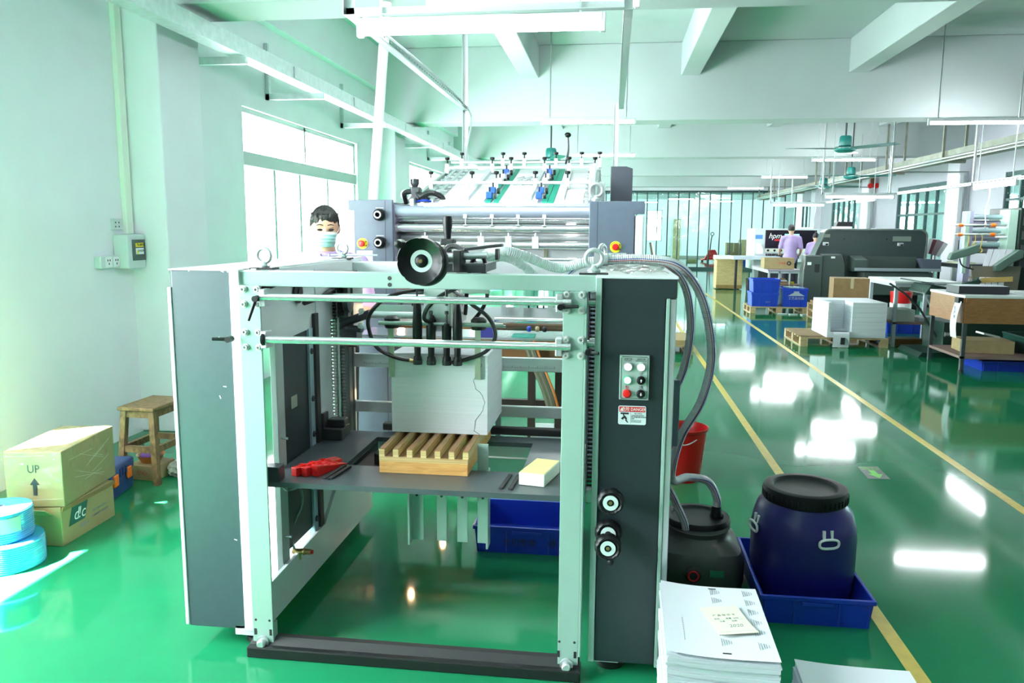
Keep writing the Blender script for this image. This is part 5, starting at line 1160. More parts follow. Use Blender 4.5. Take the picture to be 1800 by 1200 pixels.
# paper stacks
def stack(label, name, x0, x1, y0, y1, h, rz, curl=.012, n=26):
    t = thing(name, label, 'paper stack', (0, 0, 0), 'printed paper stacks'); a, b = (x1 - x0) / 2, (y1 - y0) / 2
    m = MB(); z = 0; random.seed(int(h * 1000))
    while z < h - .012:
        th = random.choice((.004, .006, .01, .014)); dx, dy = random.uniform(-.004, .004), random.uniform(-.004, .004)
        m.sheet(lambda u, v: (-a + 2 * a * u + dx, -b + 2 * b * v + dy, z + curl * (2 * u - 1) ** 2 * min(1, z / .2) * (1 if u < .5 else .25)), 8, 1, min(th, h - z) - .0006); z += th
    m.build('sheets', PSIDE, t, smooth=False)
    MB().sheet(lambda u, v: (-a + 2 * a * u, -b - .002 + (2 * b) * v, h - .001 + curl * (2 * u - 1) ** 2 * (1 if u < .5 else .25)), 10, 2, .0008).build('top_sheet', PAPER, t)
    place(t, ((x0 + x1) / 2, (y0 + y1) / 2, 0), rz); return t, a, b, h
t, a, b, h = stack('tall stack of printed sheets with a yellow slip on top', 'paper_stack', .19, .505, 2.12, 2.575, .40, R(-1))
m = MB(); 
def zz(x): u = (x + a) / (2 * a); return h + .0003 + .012 * (2 * u - 1) ** 2 * (1 if u < .5 else .25)
for x, y, n_ in ((.02, .185, 1), (.02, .125, 1), (.125, .185, 1), (.125, .12, 1), (.125, .055, 1), (.125, -.01, 1), (.125, -.07, 1), (.02, -.14, 1), (.02, -.08, 1), (.125, -.15, 1)):
    m = MB()
    for k in range(5): m.box(x - .016 + k * .007, x - .0145 + k * .007, y - .022 + .004 * k, y + .022 - .003 * k, zz(x + .0), zz(x) + .0006)
    lpart(t, m, 'printed_text', INKGREY, smooth=False)
m = MB(); m.box(.0, .025, .205, .211, zz(.01), zz(.01) + .0007); m.box(.0, .025, -.205, -.199, zz(.01), zz(.01) + .0007); lpart(t, m, 'register_mark', INK, smooth=False)
m = MB()
for k in range(10): m.box(-.103, -.1015, -.15 + .014 * k, -.14 + .014 * k, zz(-.1), zz(-.1) + .0006)
lpart(t, m, 'printed_text', INKGREY, smooth=False)
n_ = thing('paper_slip', 'pale yellow handwritten slip on the tall paper stack', 'paper slip', (0, 0, 0))
MB().sheet(lambda u, v: (-.062 + .124 * u, -.085 + .17 * v, .004 * (2 * v - 1) ** 2), 4, 8, .0008).build('slip', NOTE, n_)
FLAT = (0, 0, 0)
ltext(n_, '产 品 标 识 卡', .012, INK, (.0, .035, .0016), FLAT, n_, ex=.0002); ltext(n_, '名称        数量  2000', .009, INKGREY, (0, .014, .0012), FLAT, n_, ex=.0002); ltext(n_, '工序        日期', .009, INKGREY, (0, -.003, .0012), FLAT, n_, ex=.0002); ltext(n_, '2020', .022, INKGREY, (.012, -.033, .0018), FLAT, n_, ex=.0002, shear=.2)
lpart(n_, MB().box(-.05, .055, .005, .0055, .0016, .0018).box(-.05, .055, -.068, -.0675, .0035, .0037), 'ruled_line', INKGREY, smooth=False)
place(n_, (.385, 2.33, .405), R(14))
t2, a2, b2, h2 = stack('lower stack of blank sheets at the bottom edge', 'paper_stack', .575, .905, 1.86, 2.305, .30, R(-2), .008)
# floor sticker
t = thing('floor_sticker', 'grey floor sticker with a green arrow between the yellow lines', 'floor sticker', (1.78, 5.3, .0005))
MB().prism([(1.70, 5.17), (1.84, 5.18), (1.85, 5.46), (1.71, 5.44)], .0003, .0016, 'Z').build('sticker_base', mat('sticker_grey', (.10, .13, .12), .4), t, smooth=False)
MB().prism([(1.757, 5.36), (1.757, 5.28), (1.728, 5.28), (1.777, 5.19), (1.826, 5.28), (1.797, 5.28), (1.797, 5.36)], .0016, .0024, 'Z').build('arrow_mark', mat('lime_print', (.20, .62, .12), .5), t, smooth=False)
text('小心地滑', .032, mat('lime_print', (.2, .62, .12), .5), (1.78, 5.42, .0018), (0, 0, PI), t, ex=.0003); text('禁止堆放', .028, mat('lime_print', (.2, .62, .12), .5), (1.78, 5.385, .0018), (0, 0, PI), t, ex=.0003)
# ================================================================ the hall on the right
def pallet(label, x0, x1, y0, y1, z=0, h=.13, rz=0, board=False, group='wooden pallets'):
    t = thing('wooden_pallet', label, 'pallet', (0, 0, 0), group); a, b = (x1 - x0) / 2, (y1 - y0) / 2
    n = 7
    for k in range(n):
        y = -b + (2 * b - .09) * k / (n - 1); MB().box(-a, a, y, y + .09, h - .02, h).build('deck_board', PALLETW, t, smooth=False)
    for k in range(3):
        x = -a + (2 * a - .1) * k / 2; MB().box(x, x + .1, -b, b, 0, .018).build('bottom_board', PALLETW, t, smooth=False)
        for j in range(3):
            y = -b + (2 * b - .1) * j / 2; MB().box(x, x + .1, y, y + .1, .018, h - .02).build('block', PALLETW, t, smooth=False)
    place(t, ((x0 + x1) / 2, (y0 + y1) / 2, z), rz); return t
pallet('wooden pallet under the white paper cube', 2.66, 3.83, 11.25, 12.3)
q = MB().sheet(lambda u, v: (2.64 + .34 * u, 11.3 + .9 * v, .138 + .003 * math.sin(9 * u) + .004 * math.sin(5 * v)), 8, 8, .003); tag(q.build('cardboard_sheet', CARDD), 'brown cardboard sheet on the empty end of the pallet', 'cardboard')
# paper cube with a notch
t = thing('paper_cube', 'large block of white paper reams with a notched corner on a pallet', 'paper block', (3.38, 11.6, .135))
PC = layered('ream_edge', (.70, .75, .80), (.80, .84, .88), 60)
m = MB(); m.prism([(3.0, 11.23), (3.79, 11.27), (3.77, 12.1), (3.0, 12.06)], .136, .215, 'Z'); m.build('ream_layer', PC, t, smooth=False)
z = .215
for hh in (.14, .13, .14): m = MB(); m.prism([(3.33, 11.25), (3.79, 11.27), (3.77, 12.1), (3.33, 12.08)], z + .001, z + hh - .001, 'Z'); m.build('ream_layer', PC, t, smooth=False); z += hh
z = .215
for hh in (.16, .25): m = MB(); m.prism([(3.0, 11.62), (3.325, 11.64), (3.325, 12.08), (3.0, 12.06)], z + .001, z + hh - .001, 'Z'); m.build('ream_layer', PC, t, smooth=False); z += hh
m = MB(); m.prism([(3.005, 11.24), (3.05, 11.245), (3.05, 11.62), (3.005, 11.62)], .216, .62, 'Z'); m.build('ream_layer', PC, t, smooth=False)
q = thing('hanging_sheet', 'curled white sheet with a black rectangle hanging off the paper cube', 'paper sheet', (3.18, 11.2, 0))
sh_ = lambda u, v: (3.07 + .215 * u, 11.30 - .12 * min(1, v * 2.6) - .02 * math.sin(PI * v), .222 - (0 if v < .3 else (v - .3) / .7 * .215))
MB().sheet(sh_, 4, 14, .002, (0, -1, 0)).build('sheet', PAPER, q); MB().box(3.17, 3.225, 11.145, 11.1655, .05, .145).build('black_mark', INK, q, smooth=False)
# cartons behind the cube
c = carton('carton', 'lower brown carton behind the paper cube', (.58, .45, .44), (4.02, 13.85, 0), R(-6), CARDD, TAPE); ltext(c, '易碎', .1, mat('faded_print', (.14, .07, .03), .7), (-.18, -.2262, .33), FACE, c)
lpart(c, MB().box(.02, .14, -.2275, -.2255, .28, .38), 'label_sticker', LETW, smooth=False)
c = carton('carton', 'upper taped brown carton behind the paper cube', (.58, .45, .38), (4.02, 13.85, .442), R(-6), CARDD, TAPE)
# crates on a pallet
pallet('wooden pallet carrying the blue crates', 2.72, 3.82, 15.65, 16.5)
def crate(label, x0, x1, y0, y1, h, z):
    t = tote('plastic_crate', label, 'crate', x0, x1, y0, y1, h, BLUEC, .012, 'blue crates on the pallet', z, .04); return t
crate('upper blue crate of the stack on the left of the pallet', 2.76, 3.27, 15.72, 16.2, .26, .405)
t = crate('lower blue crate of the stack on the left of the pallet', 2.74, 3.25, 15.7, 16.2, .27, .132); text('SDY', .05, INKGREY, (3.05, 15.695, .22), FACE, t)
t = crate('open blue crate with a printed white house emblem on the right of the pallet', 3.33, 3.80, 15.7, 16.3, .36, .132)
m = MB(); m.prism([(3.42, .35), (3.53, .41), (3.53, .44), (3.63, .44), (3.63, .41), (3.74, .35)], 15.688, 15.69); m.build('emblem', mat('faded_white_print', (.35, .42, .50), .6), t, smooth=False)
text('工艺品包装', .06, MATS['faded_white_print'], (3.58, 15.695, .30), FACE, t); text('Y Y', .03, MATS['faded_white_print'], (3.58, 15.685, .425), FACE, t)
m = MB()
for k in range(3): m.obox((3.48 + .1 * k, 15.95, .50), (.09, .3, .02), (0, .1 * k, .2))
tag(m.build('folded_cards', mat('dull_mint', (.3, .45, .42), .6), smooth=False), 'folded mint cards lying in the open blue crate', 'cards')
pallet('upper pallet of the brown pallet pile', 3.72, 4.4, 14.35, 15.4, .132, .13); pallet('lower pallet of the brown pallet pile', 3.72, 4.4, 14.35, 15.4)
c = carton('carton', 'flat brown cardboard pack on the pallet pile', (.62, .9, .05), (4.06, 14.87, .265), 0, CARDD)
q = MB()
for k in range(4): q.obox((3.3 + .2 * k, 15.55 - .03 * k, .012), (.16, .06, .02), (0, 0, .3 * k))
tag(q.build('clear_scraps', mat('scrap_plastic', (.5, .55, .58), .2), smooth=False), 'clear plastic scraps on the floor before the blue crates', 'scraps')
# plywood cabinet
t = thing('plywood_box', 'tall plywood box standing alone by the film partition', 'plywood box', (3.2, 22.2, 0))
m = MB(); m.box(2.87, 3.56, 22.0, 22.6, .02, .80); m.build('body', PLY, t, smooth=False, bevel=.01); MB().box(2.84, 3.58, 21.98, 22.62, .80, .82).build('top', PLY, t, smooth=False); MB().box(2.87, 3.56, 21.995, 22.0, .02, .12).build('plinth', mat('stained_ply', (.26, .17, .05), .7, noise=.2, nscale=6), t, smooth=False)
m = MB()
for x in (2.95, 3.48):
    for y in (22.08, 22.5): m.cyl((x, y, 0), (x, y, .03), .03, n=10)
m.build('foot', BLKMAT, t)
c = carton('carton', 'flat white carton on the plywood box', (.44, .4, .10), (3.05, 22.3, .822), 0, LETW)
q = tote('waste_bin', 'black waste bin beside the plywood box', 'bin', 3.58, 3.9, 21.2, 21.5, .34, BLKMAT, ribs=False)
# shelf table with boxes
def leg_table(name, label, x0, x1, y0, y1, h, top_m, leg_m, shelf=None, th=.03, lw=.04, shelf_m=None, extra=None):
    t = thing(name, label, 'table', ((x0 + x1) / 2, (y0 + y1) / 2, 0))
    MB().box(x0 - .02, x1 + .02, y0 - .02, y1 + .02, h - th, h).build('table_top', top_m, t, smooth=False, bevel=.004)
    for x in (x0, x1 - lw):
        for y in (y0, y1 - lw): MB().box(x, x + lw, y, y + lw, 0, h - th).build('leg', leg_m, t, smooth=False)
    for y in (y0, y1 - lw): MB().box(x0 + lw, x1 - lw, y, y + lw, h - th - .05, h - th).build('rail', leg_m, t, smooth=False)
    for x in (x0, x1 - lw): MB().box(x, x + lw, y0 + lw, y1 - lw, h - th - .05, h - th).build('rail', leg_m, t, smooth=False)
    if shelf is not None: MB().box(x0, x1, y0, y1, shelf - .03, shelf).build('shelf', shelf_m or top_m, t, smooth=False)
    return t
GREYL = mat('grey_leg_paint', (.42, .47, .50), .45)
T1 = leg_table('shelf_table', 'grey steel shelf table in front of the workers', 3.38, 4.05, 17.5, 19.4, .77, mat('lilac_top', (.35, .30, .36), .4), GREYL, .45, shelf_m=mat('brown_shelf', (.22, .14, .12), .6))
for x in (3.6, 3.82):
    MB().box(x, x + .03, 17.5, 17.53, 0, .74).build('post', GREYL, T1, smooth=False)
c = carton('carton', 'cardboard carton with round black emblem on the shelf table', (.64, .42, .24), (3.66, 18.0, .772), 0, CARD)
lpart(c, MB().torus((.20, -.212, .125), .035, .012, 'Y', 20, 6), 'ring_emblem', INK); ltext(c, '包装箱', .05, LETR, (.06, -.2112, .125), FACE, c)
for k in range(4):
    q = MB().box(3.44 + .02 * k, 3.86 - .03 * k, 17.6, 18.0, .452 + .03 * k, .478 + .03 * k); tag(q.build('card_sheets', [PALLETW, CARDD, PAPER, CARDD][k], smooth=False), ['lowest', 'second', 'third', 'topmost'][k] + ' flat pack of card on the table shelf', 'card pack', 'card packs on the shelf')
q = MB().lathe([(.045, 0), (.045, .05), (.03, .05), (.03, 0)], (3.93, 17.7, .452), 18, ring=True); tag(q.build('tape_roll', YELP), 'yellow tape roll on the table shelf', 'tape roll')
# long dark digital machine
L = thing('long_machine', 'long dark olive printing machine with rounded hood', 'printing machine', (5.2, 16.9, 0))
hood = [(4.02, 1.0)]
pts = [(4.25, 1.02), (4.44, 1.50)]
for k in range(7): a = R(155 - 65 * k / 6); pts.append((4.57 + .13 * math.cos(a), 1.51 + .13 * math.sin(a)))
for k in range(7): a = R(90 - 90 * k / 6); pts.append((6.34 + .15 * math.cos(a), 1.49 + .15 * math.sin(a)))
pts += [(6.49, .5), (4.25, .5)]
MB().prism(pts, 17.3, 17.75).build('hood', MDARK, L, smooth=True, bevel=.015)
MB().prism([(x + (.015 if x > 5 else -.015), z + .012) for x, z in pts[:-2]] + [(6.50, 1.05), (6.46, 1.05)] + [(x, z - .015) for x, z in reversed(pts[1:-2])], 17.27, 17.3).build('hood_edge', mat('olive_trim', (.12, .15, .13), .35), L, smooth=False)
MB().box(4.65, 5.1, 17.35, 17.7, 1.64, 1.66).build('top_cover', WHITE, L, smooth=False); MB().box(5.5, 6.0, 17.35, 17.7, 1.64, 1.665).build('top_cover', GREYL, L, smooth=False)
for x in (4.48, 5.98):
    h = MB().box(x - .06, x + .06, 17.28, 17.3, 1.3, 1.37).build('hood_latch', STEEL, L, smooth=False, bevel=.008); MB().sphere((x + .02, 17.27, 1.325), (.03, .02, .02), 10, 6).build('latch_button', BLACK, h)
MB().box(4.44, 4.56, 17.292, 17.3, 1.47, 1.54).build('plate', mat('dull_label', (.16, .20, .17), .4), L, smooth=False); MB().box(5.82, 6.18, 17.292, 17.3, 1.40, 1.50).build('plate', MATS['dull_label'], L, smooth=False)
m = MB()
for x in (4.85, 5.7): m.cyl((x, 17.29, 1.44), (x, 17.3, 1.44), .02, n=12)
m.build('hole', INK, L)
cb_ = MB().prism([(3.98, 0), (4.36, 0), (4.36, 1.10), (4.0, 1.10), (4.0, .95), (3.98, .8)], 16.95, 17.28).build('cabinet', mat('olive_cabinet', (.055, .075, .068), .35), L, smooth=False, bevel=.02); MB().box(4.05, 4.13, 16.945, 16.95, .9, .96).build('plate', LETW, cb_, smooth=False); MB().box(4.2, 4.3, 16.945, 16.95, .75, .92).build('vent', BLKMAT, cb_, smooth=False)
cb_ = MB().prism([(4.37, 0), (4.85, 0), (4.82, .9), (4.74, 1.13), (4.37, 1.13)], 17.0, 17.3).build('cabinet', MATS['olive_cabinet'], L, smooth=False, bevel=.02); MB().box(4.53, 4.61, 16.995, 17.0, 1.04, 1.08).build('plate', LETW, cb_, smooth=False)
tr = MB().box(4.95, 6.4, 16.8, 17.3, .78, .84).build('delivery_tray', MDARK, L, smooth=False, bevel=.01)
MB().box(4.95, 6.62, 16.78, 16.8, .80, .86).build('tray_lip', mat('grey_lip', (.30, .33, .37), .3), tr, smooth=False)
MB().box(4.95, 6.3, 17.25, 17.3, .84, 1.08).build('tray_back', MATS['olive_cabinet'], L, smooth=False)
MB().prism([(16.8, .84), (17.25, .84), (17.25, 1.1), (16.8, 1.02)], 4.95, 5.2, 'X').build('tray_side', MATS['olive_cabinet'], tr, smooth=False)
MB().prism([(6.3, .86), (6.62, .86), (6.62, 1.04), (6.2, 1.06)], 16.8, 17.0).build('tray_end', mat('blue_grey_end', (.09, .10, .14), .3), tr, smooth=False)
MB().prism([(5.15, .78), (6.5, .78), (6.5, .4), (6.2, .3), (5.3, .3), (5.15, .55)], 16.85, 17.3).build('lower_body', MATS['olive_cabinet'], L, smooth=False, bevel=.02)
MB().box(5.0, 6.4, 17.3, 18.5, 0, .5).build('base', BLKMAT, L, smooth=False)
m = MB(); m.box(6.40, 6.56, 17.4, 17.7, 1.0, 1.5); t = m.build('side_unit', WHITE, L, smooth=False)
q = thing('clip_rack', 'wall rack of magazines right of the long machine', 'rack', (6.9, 17.8, 0))
MB().cyl((6.9, 17.9, 0), (6.9, 17.9, 1.1), .03, n=10).build('pole', GALV, q); MB().box(6.75, 7.05, 17.85, 17.95, 0, .03).build('foot', BLKMAT, q, smooth=False)
for k in range(4): MB().obox((6.8 + .06 * k, 17.85, 1.3 - .02 * k), (.16, .05, .32), (.2, .15 * k, 0)).build('sleeve', [LETW, mat('maroon', (.2, .05, .06), .5), mat('photo_grey', (.35, .28, .30), .4), LETW][k], q, smooth=False)
q = leg_table('side_desk', 'dark desk behind the long machine by the right column', 6.75, 7.2, 16.2, 17.3, .98, DSTEEL, DSTEEL, .6); p_ = MB().box(6.8, 7.1, 16.4, 17, .982, 1.01); tag(p_.build('paper_pad', mat('cream_pad', (.6, .6, .42), .6), smooth=False), 'cream paper pad on the dark desk', 'paper pad')
# worker machine with a screen
H = thing('control_machine', 'white machine with black screen panel and red-white logo', 'printing machine', (5.0, 22.2, 0))
MB().box(3.83, 6.2, 22.0, 23.2, .55, 1.66).build('body', WHITE, H, smooth=False, bevel=.02); MB().box(4.0, 6.1, 22.1, 23.1, 0, .55).build('base', mat('dark_base', (.03, .03, .035), .5), H, smooth=False)
sp = MB().box(4.12, 5.45, 21.98, 22.0, 1.13, 1.62).build('screen_panel', mat('panel_black', (.012, .010, .016), .15), H, smooth=False)
MB().box(4.62, 5.0, 21.97, 21.98, 1.26, 1.52).build('display', mat('lit_display', (.1, .3, .5), .3, emit=(.25, .6, .9), es=.9), sp, smooth=False)
text('hpm', .20, LETW, (4.37, 21.975, 1.46), FACE, sp, shear=.3, ex=.002, sx=.95); MB().box(4.36, 4.50, 21.972, 21.98, 1.335, 1.375).build('red_mark', mat('red_logo', (.7, .02, .03), .4), sp, smooth=False)
st2 = MB().box(4.12, 5.3, 21.96, 22.0, 1.03, 1.12).build('button_strip', mat('cream_strip', (.7, .72, .6), .5), H, smooth=False)
for k in range(6): MB().lathe([(.03, 0), (.03, .02), (.02, .03), (0, .03)], (4.2 + .17 * k, 21.96, 1.075), 12, 'Y').build('button', BLACK, st2)
for k in range(16): MB().box(4.15 + .055 * k, 4.175 + .055 * k, 21.9, 22.0, .86, .99).build('comb_finger', DSTEEL, H, smooth=False)
MB().box(3.86, 4.05, 21.99, 22.0, 1.38, 1.49).build('blue_label', mat('blue_label', (.08, .25, .55), .5), H, smooth=False); MB().prism([(3.9, .98), (4.06, .98), (4.06, 1.1), (3.98, 1.26), (3.9, 1.26)], 21.9, 22.0).build('side_bracket', LETW, H, smooth=False)
MB().box(3.2, 4.4, 21.3, 21.98, .84, .93).build('work_table', mat('blue_white_top', (.60, .66, .76), .35), H, smooth=False, bevel=.01); MB().box(4.4, 6.1, 21.4, 21.98, .78, .86).build('work_table', WHITE, H, smooth=False, bevel=.01)
m = MB(); m.box(3.3, 3.36, 21.6, 21.66, 0, .84); m.build('table_leg', DSTEEL, H, smooth=False)
m = MB(); m.box(4.9, 5.4, 22.2, 22.6, 1.66, 1.70); m.build('top_tray', LETW, H, smooth=False)
t = thing('label_printer', 'small dark device standing on top of the long machine', 'device', (4.87, 17.5, 1.66)); MB().box(4.68, 4.98, 17.38, 17.66, 1.661, 1.70).build('base', LETW, t, smooth=False); MB().prism([(4.70, 1.70), (5.04, 1.70), (5.04, 1.80), (4.73, 1.80)], 17.4, 17.62).build('lid', BLACK, t, smooth=False, bevel=.01)
# table with drawer front at the right edge
T2 = leg_table('drawer_table', 'wooden drawer table with white top at the right edge', 4.0, 5.6, 9.4, 10.35, .89, mat('white_laminate', (.72, .78, .76), .4), mat('dark_leg', (.045, .06, .065), .45), .19, .03, .04, mat('brown_shelf', (.22, .14, .12), .6))
MB().box(4.0, 5.6, 9.385, 9.4, .57, .86).build('drawer_front', TABLEW, T2, smooth=False, bevel=.003); MB().box(3.985, 4.0, 9.4, 10.35, .57, .86).build('side_board', TABLEW, T2, smooth=False)
for x in (4.02, 4.75, 5.45):
    MB().lathe([(.03, 0), (.03, .03), (0, .03)], (x, 9.42, 0), 10).build('foot_cap', BLKMAT, T2)
q = thing('dark_carton', 'flat dark box on the drawer table', 'box', (4.25, 9.8, .89)); MB().box(4.0, 4.55, 9.6, 9.95, .892, .98).build('box_body', mat('dark_card', (.02, .022, .03), .4), q, smooth=False, bevel=.004); MB().box(4.01, 4.54, 9.61, 9.94, .98, .983).build('white_sheet', PAPER, q, smooth=False)
for k in range(3):
    q = MB().box(4.62 + .12 * k, 5.0 + .12 * k, 9.5 + .1 * k, 9.8 + .1 * k, .892 + .004 * k, .895 + .004 * k); tag(q.build('paper_sheet', PAPER, smooth=False), ['lowest', 'middle', 'topmost'][k] + ' white sheet spread on the drawer table', 'paper sheet', 'sheets on the drawer table')
t = thing('clipped_sheet', 'long white sheet with black writing clipped to the table side', 'paper sheet', (3.93, 9.5, .4)); MB().sheet(lambda u, v: (3.955 - .03 * math.sin(3 * v) - .02 * v, 9.55 - .16 * u, .82 - .42 * v), 4, 12, .002, (-1, 0, 0)).build('sheet', PAPER, t)
tt = text('生\n产\n单\n据', .05, INK, (3.915, 9.46, .66), (PI / 2, 0, -PI / 2), t); MB().box(3.93, 3.985, 9.42, 9.52, .80, .86).build('clip', BLACK, t, smooth=False)
c = carton('carton', 'open cardboard carton on the lower shelf of the drawer table', (.55, .4, .15), (4.42, 9.85, .192), R(-5), CARD); q = MB().obox((4.45, 9.8, .40), (.25, .12, .02), (.1, .2, .4)); tag(q.build('white_rag', LETW, smooth=False), 'white rag lying on the shelf carton', 'rag')
q = tote('plastic_crate', 'dark green crate on the lower shelf of the drawer table', 'crate', 4.8, 5.5, 9.5, 10.2, .2, mat('dark_green_plastic', (.01, .07, .05), .35), z=.192); text('宏达印刷', .05, MATS['faded_white_print'], (5.15, 9.497, .27), FACE, q)
q = tote('plastic_crate', 'dark blue crate on the floor under the drawer table', 'crate', 4.3, 4.9, 9.55, 10.1, .12, BLUEP)
# second table
T3 = leg_table('packing_table', 'white-topped steel packing table beside the paper cube', 3.92, 4.75, 11.4, 12.5, .92, mat('white_laminate', (.72, .78, .76), .4), GREYL, .35, .03, .045, mat('brown_shelf', (.22, .14, .12), .6))
for k in range(4):
    q = MB().box(3.98, 4.22, 11.44 + .1 * k, 11.535 + .1 * k, .352, .52); tag(q.build('paper_ream', mat('ream_grey', (.55, .58, .55), .6), smooth=False, bevel=.003), ['nearest', 'second', 'third', 'farthest'][k] + ' grey paper ream standing on the packing table shelf', 'paper ream', 'reams on the packing table shelf')
q = MB().box(4.3, 4.68, 11.5, 11.9, .352, .40); tag(q.build('paper_ream', PAPER, smooth=False), 'flat white paper ream on the packing table shelf', 'paper ream')
q = tote('plastic_crate', 'blue crate on the floor behind the packing table', 'crate', 4.35, 4.9, 12.9, 13.3, .25, BLUEP)
q = MB().lathe([(.14, 0), (.15, .01), (.16, .2), (.16, .22), (0, .22)], (4.6, 13.1, .252), 26); tag(q.build('white_bucket', LETW), 'white tub standing on the blue crate behind the packing table', 'tub')
q = MB().lathe([(.14, 0), (.15, .01), (.165, .16), (.165, .18), (0, .18)], (4.6, 13.1, .474), 26); tag(q.build('red_basin', RED), 'red basin on top of the white tub', 'basin')
# folding machine
N = thing('folding_machine', 'green paper folding machine with sloping table beside the drawer table', 'folding machine', (4.6, 10.8, 0))
MB().box(4.25, 4.6, 10.55, 11.2, .06, .45).build('base_cabinet', MGREEN, N, smooth=False, bevel=.01); MB().prism([(3.95, .0), (4.75, .0), (4.75, .08), (4.0, .06)], 10.5, 11.25).build('base_plate', MGREEN, N, smooth=False)
MB().prism([(4.05, .80), (4.75, .66), (4.9, .74), (4.12, .92)], 10.7, 11.3).build('slope_body', MGREEN, N, smooth=False, bevel=.01); MB().prism([(3.95, .955), (4.7, .83), (4.71, .845), (3.96, .972)], 10.6, 11.35).build('slope_top', mat('mirror_plate', (.45, .52, .55), .12, .9), N, smooth=False)
MB().box(4.15, 4.7, 10.62, 10.8, .62, .68).build('cross_tray', mat('grey_green', (.16, .22, .18), .35), N, smooth=False); MB().box(4.35, 4.55, 10.615, 10.62, .63, .665).build('yellow_label', mat('olive_label', (.35, .36, .05), .5), N, smooth=False)
MB().tube([(3.62, 10.75, .93), (3.82, 10.75, .8), (4.02, 10.75, .6), (4.28, 10.75, .2), (4.27, 10.75, .0)], .014, 8).build('support_rod', DSTEEL, N); MB().tube([(4.05, 10.8, .85), (4.18, 10.8, .62)], .01, 8).build('support_rod', STEEL, N)
for x, z in ((4.2, .58), (4.5, .55)): MB().lathe([(.02, 0), (.03, .02), (.03, .08), (0, .09)], (x, 10.7, z), 12).build('adjusting_knob', BLKMAT, N)
MB().box(4.42, 4.46, 10.65, 10.69, .45, .64).build('leg', STEEL, N, smooth=False)
m = MB(); m.cyl((4.26, 10.52, .3), (4.36, 10.52, .3), .03, n=12); m.build('chrome_pin', CHROME, N)
q = MB().obox((4.2, 11.66, .05), (.42, .3, .1), (0, 0, .1)); t = tag(q.build('wrapped_parcel', mat('brown_parcel', (.16, .07, .02), .4), smooth=False, bevel=.02), 'plastic-wrapped brown parcel on the floor by the folding machine', 'parcel')
# colour press at the right edge
K = thing('colour_press', 'green multi-roller press with paper strips at the right edge', 'printing machine', (5.7, 12.3, 0))
MB().box(5.14, 5.22, 12.25, 12.45, .5, 1.9).build('left_cheek', mat('mauve_grey', (.30, .30, .42), .4), K, smooth=False); MB().box(5.10, 5.15, 12.2, 12.26, 1.0, 1.9).build('cheek_edge', MLIGHT, K, smooth=False)
MB().box(5.64, 5.75, 12.1, 12.4, .6, 1.92).build('right_cheek', MLIGHT, K, smooth=False); MB().box(5.76, 6.6, 12.05, 13.0, .3, 1.95).build('control_tower', mat('black_green', (.008, .02, .015), .4), K, smooth=False, bevel=.01)
for k in range(4): MB().box(5.80, 5.95, 12.04, 12.05, 1.1 + .2 * k, 1.22 + .2 * k).build('window', mat('grey_screen', (.06, .07, .07), .3), K, smooth=False)
for k, z in enumerate((1.82, 1.72, 1.62, 1.52, 1.42, 1.34)): MB().cyl((5.2, 12.35 + .05 * (k % 2), z), (5.66, 12.35 + .05 * (k % 2), z), .05 if k % 2 else .035, n=18).build('roller', [mat('teal_roller', (.36, .50, .54), .3, .4), mat('mauve_roller', (.24, .23, .30), .3, .4)][k % 2], K)
for z in (1.70, 1.565):
    r_ = MB().cyl((4.93, 12.15, z), (5.62, 12.15, z), .016, n=12).build('hanging_rod', GALV, K)
    for x in (5.01, 5.45): MB().cyl((x - .03, 12.15, z), (x + .03, 12.15, z), .027, n=14).build('orange_collar', ORANGE, r_)
    MB().box(5.5, 5.74, 12.12, 12.18, z - .04, z - .015).build('white_rail', LETW, r_, smooth=False)
for x, d in ((5.12, .25), (5.21, .16), (5.3, .22)): m = MB().tube(spline([(x, 12.13, 1.56), (x + .01, 12.13, 1.5), (x - .005, 12.13, 1.56 - d + .04)], 6), .005, 6); m.torus((x - .005, 12.13, 1.56 - d), .03, .006, 'Y', 14, 6); m.build('yellow_cord', mat('yellow_cord', (.55, .42, .05), .6), K)
for k in range(4): MB().sheet(lambda u, v: (5.27 + .085 * k + .075 * u - .02 * math.sin(3 * v) + .10 * (1 - min(1, v * 2.5)), 12.06 - .12 * min(1, v * 1.6), 1.36 - .98 * v), 2, 14, .002, (0, -1, 0)).build('paper_strip', PAPER, K)
MB().obox((5.46, 11.915, .93), (.42, .01, .07), (0, -.06, 0)).build('tape_strip', mat('amber_tape', (.55, .38, .12), .4), K, smooth=False)
MB().prism([(5.13, 1.12), (5.8, 1.12), (5.75, .3), (5.25, .3)], 11.98, 12.0).build('glass_guard', mat('smoked_guard', (.16, .15, .11), .3), K, smooth=False)
for pts in ([(4.80, 1.22), (4.83, 1.30), (5.15, 1.42), (5.2, 1.36), (5.2, 1.32), (4.98, 1.24), (4.82, 1.2)], [(5.42, 1.05), (5.42, 1.13), (5.72, 1.36), (5.78, 1.34), (5.78, 1.24), (5.66, 1.18), (5.5, 1.05)]):
    MB().prism(pts, 11.9, 12.02).build('arm_housing', mat('sage_enamel', (.075, .14, .11), .4), K, smooth=False, bevel=.01)
MB().tube(spline([(4.95, 11.95, 1.22), (5.0, 11.95, 1.12), (5.15, 11.95, 1.07)], 6), .01, 6).build('black_cable', RUBBER, K)
MB().prism([(5.14, .5), (6.6, .5), (6.6, 0), (5.2, 0)], 12.1, 12.9).build('base', MGREEN, K, smooth=False); MB().prism([(4.95, .6), (5.2, .95), (5.25, .9), (5.05, .55)], 11.9, 12.1).build('green_arm', MGREEN, K, smooth=False); MB().prism([(4.6, .78), (5.2, .93), (5.2, .89), (4.62, .74)], 11.85, 11.95).build('green_arm', MGREEN, K, smooth=False)
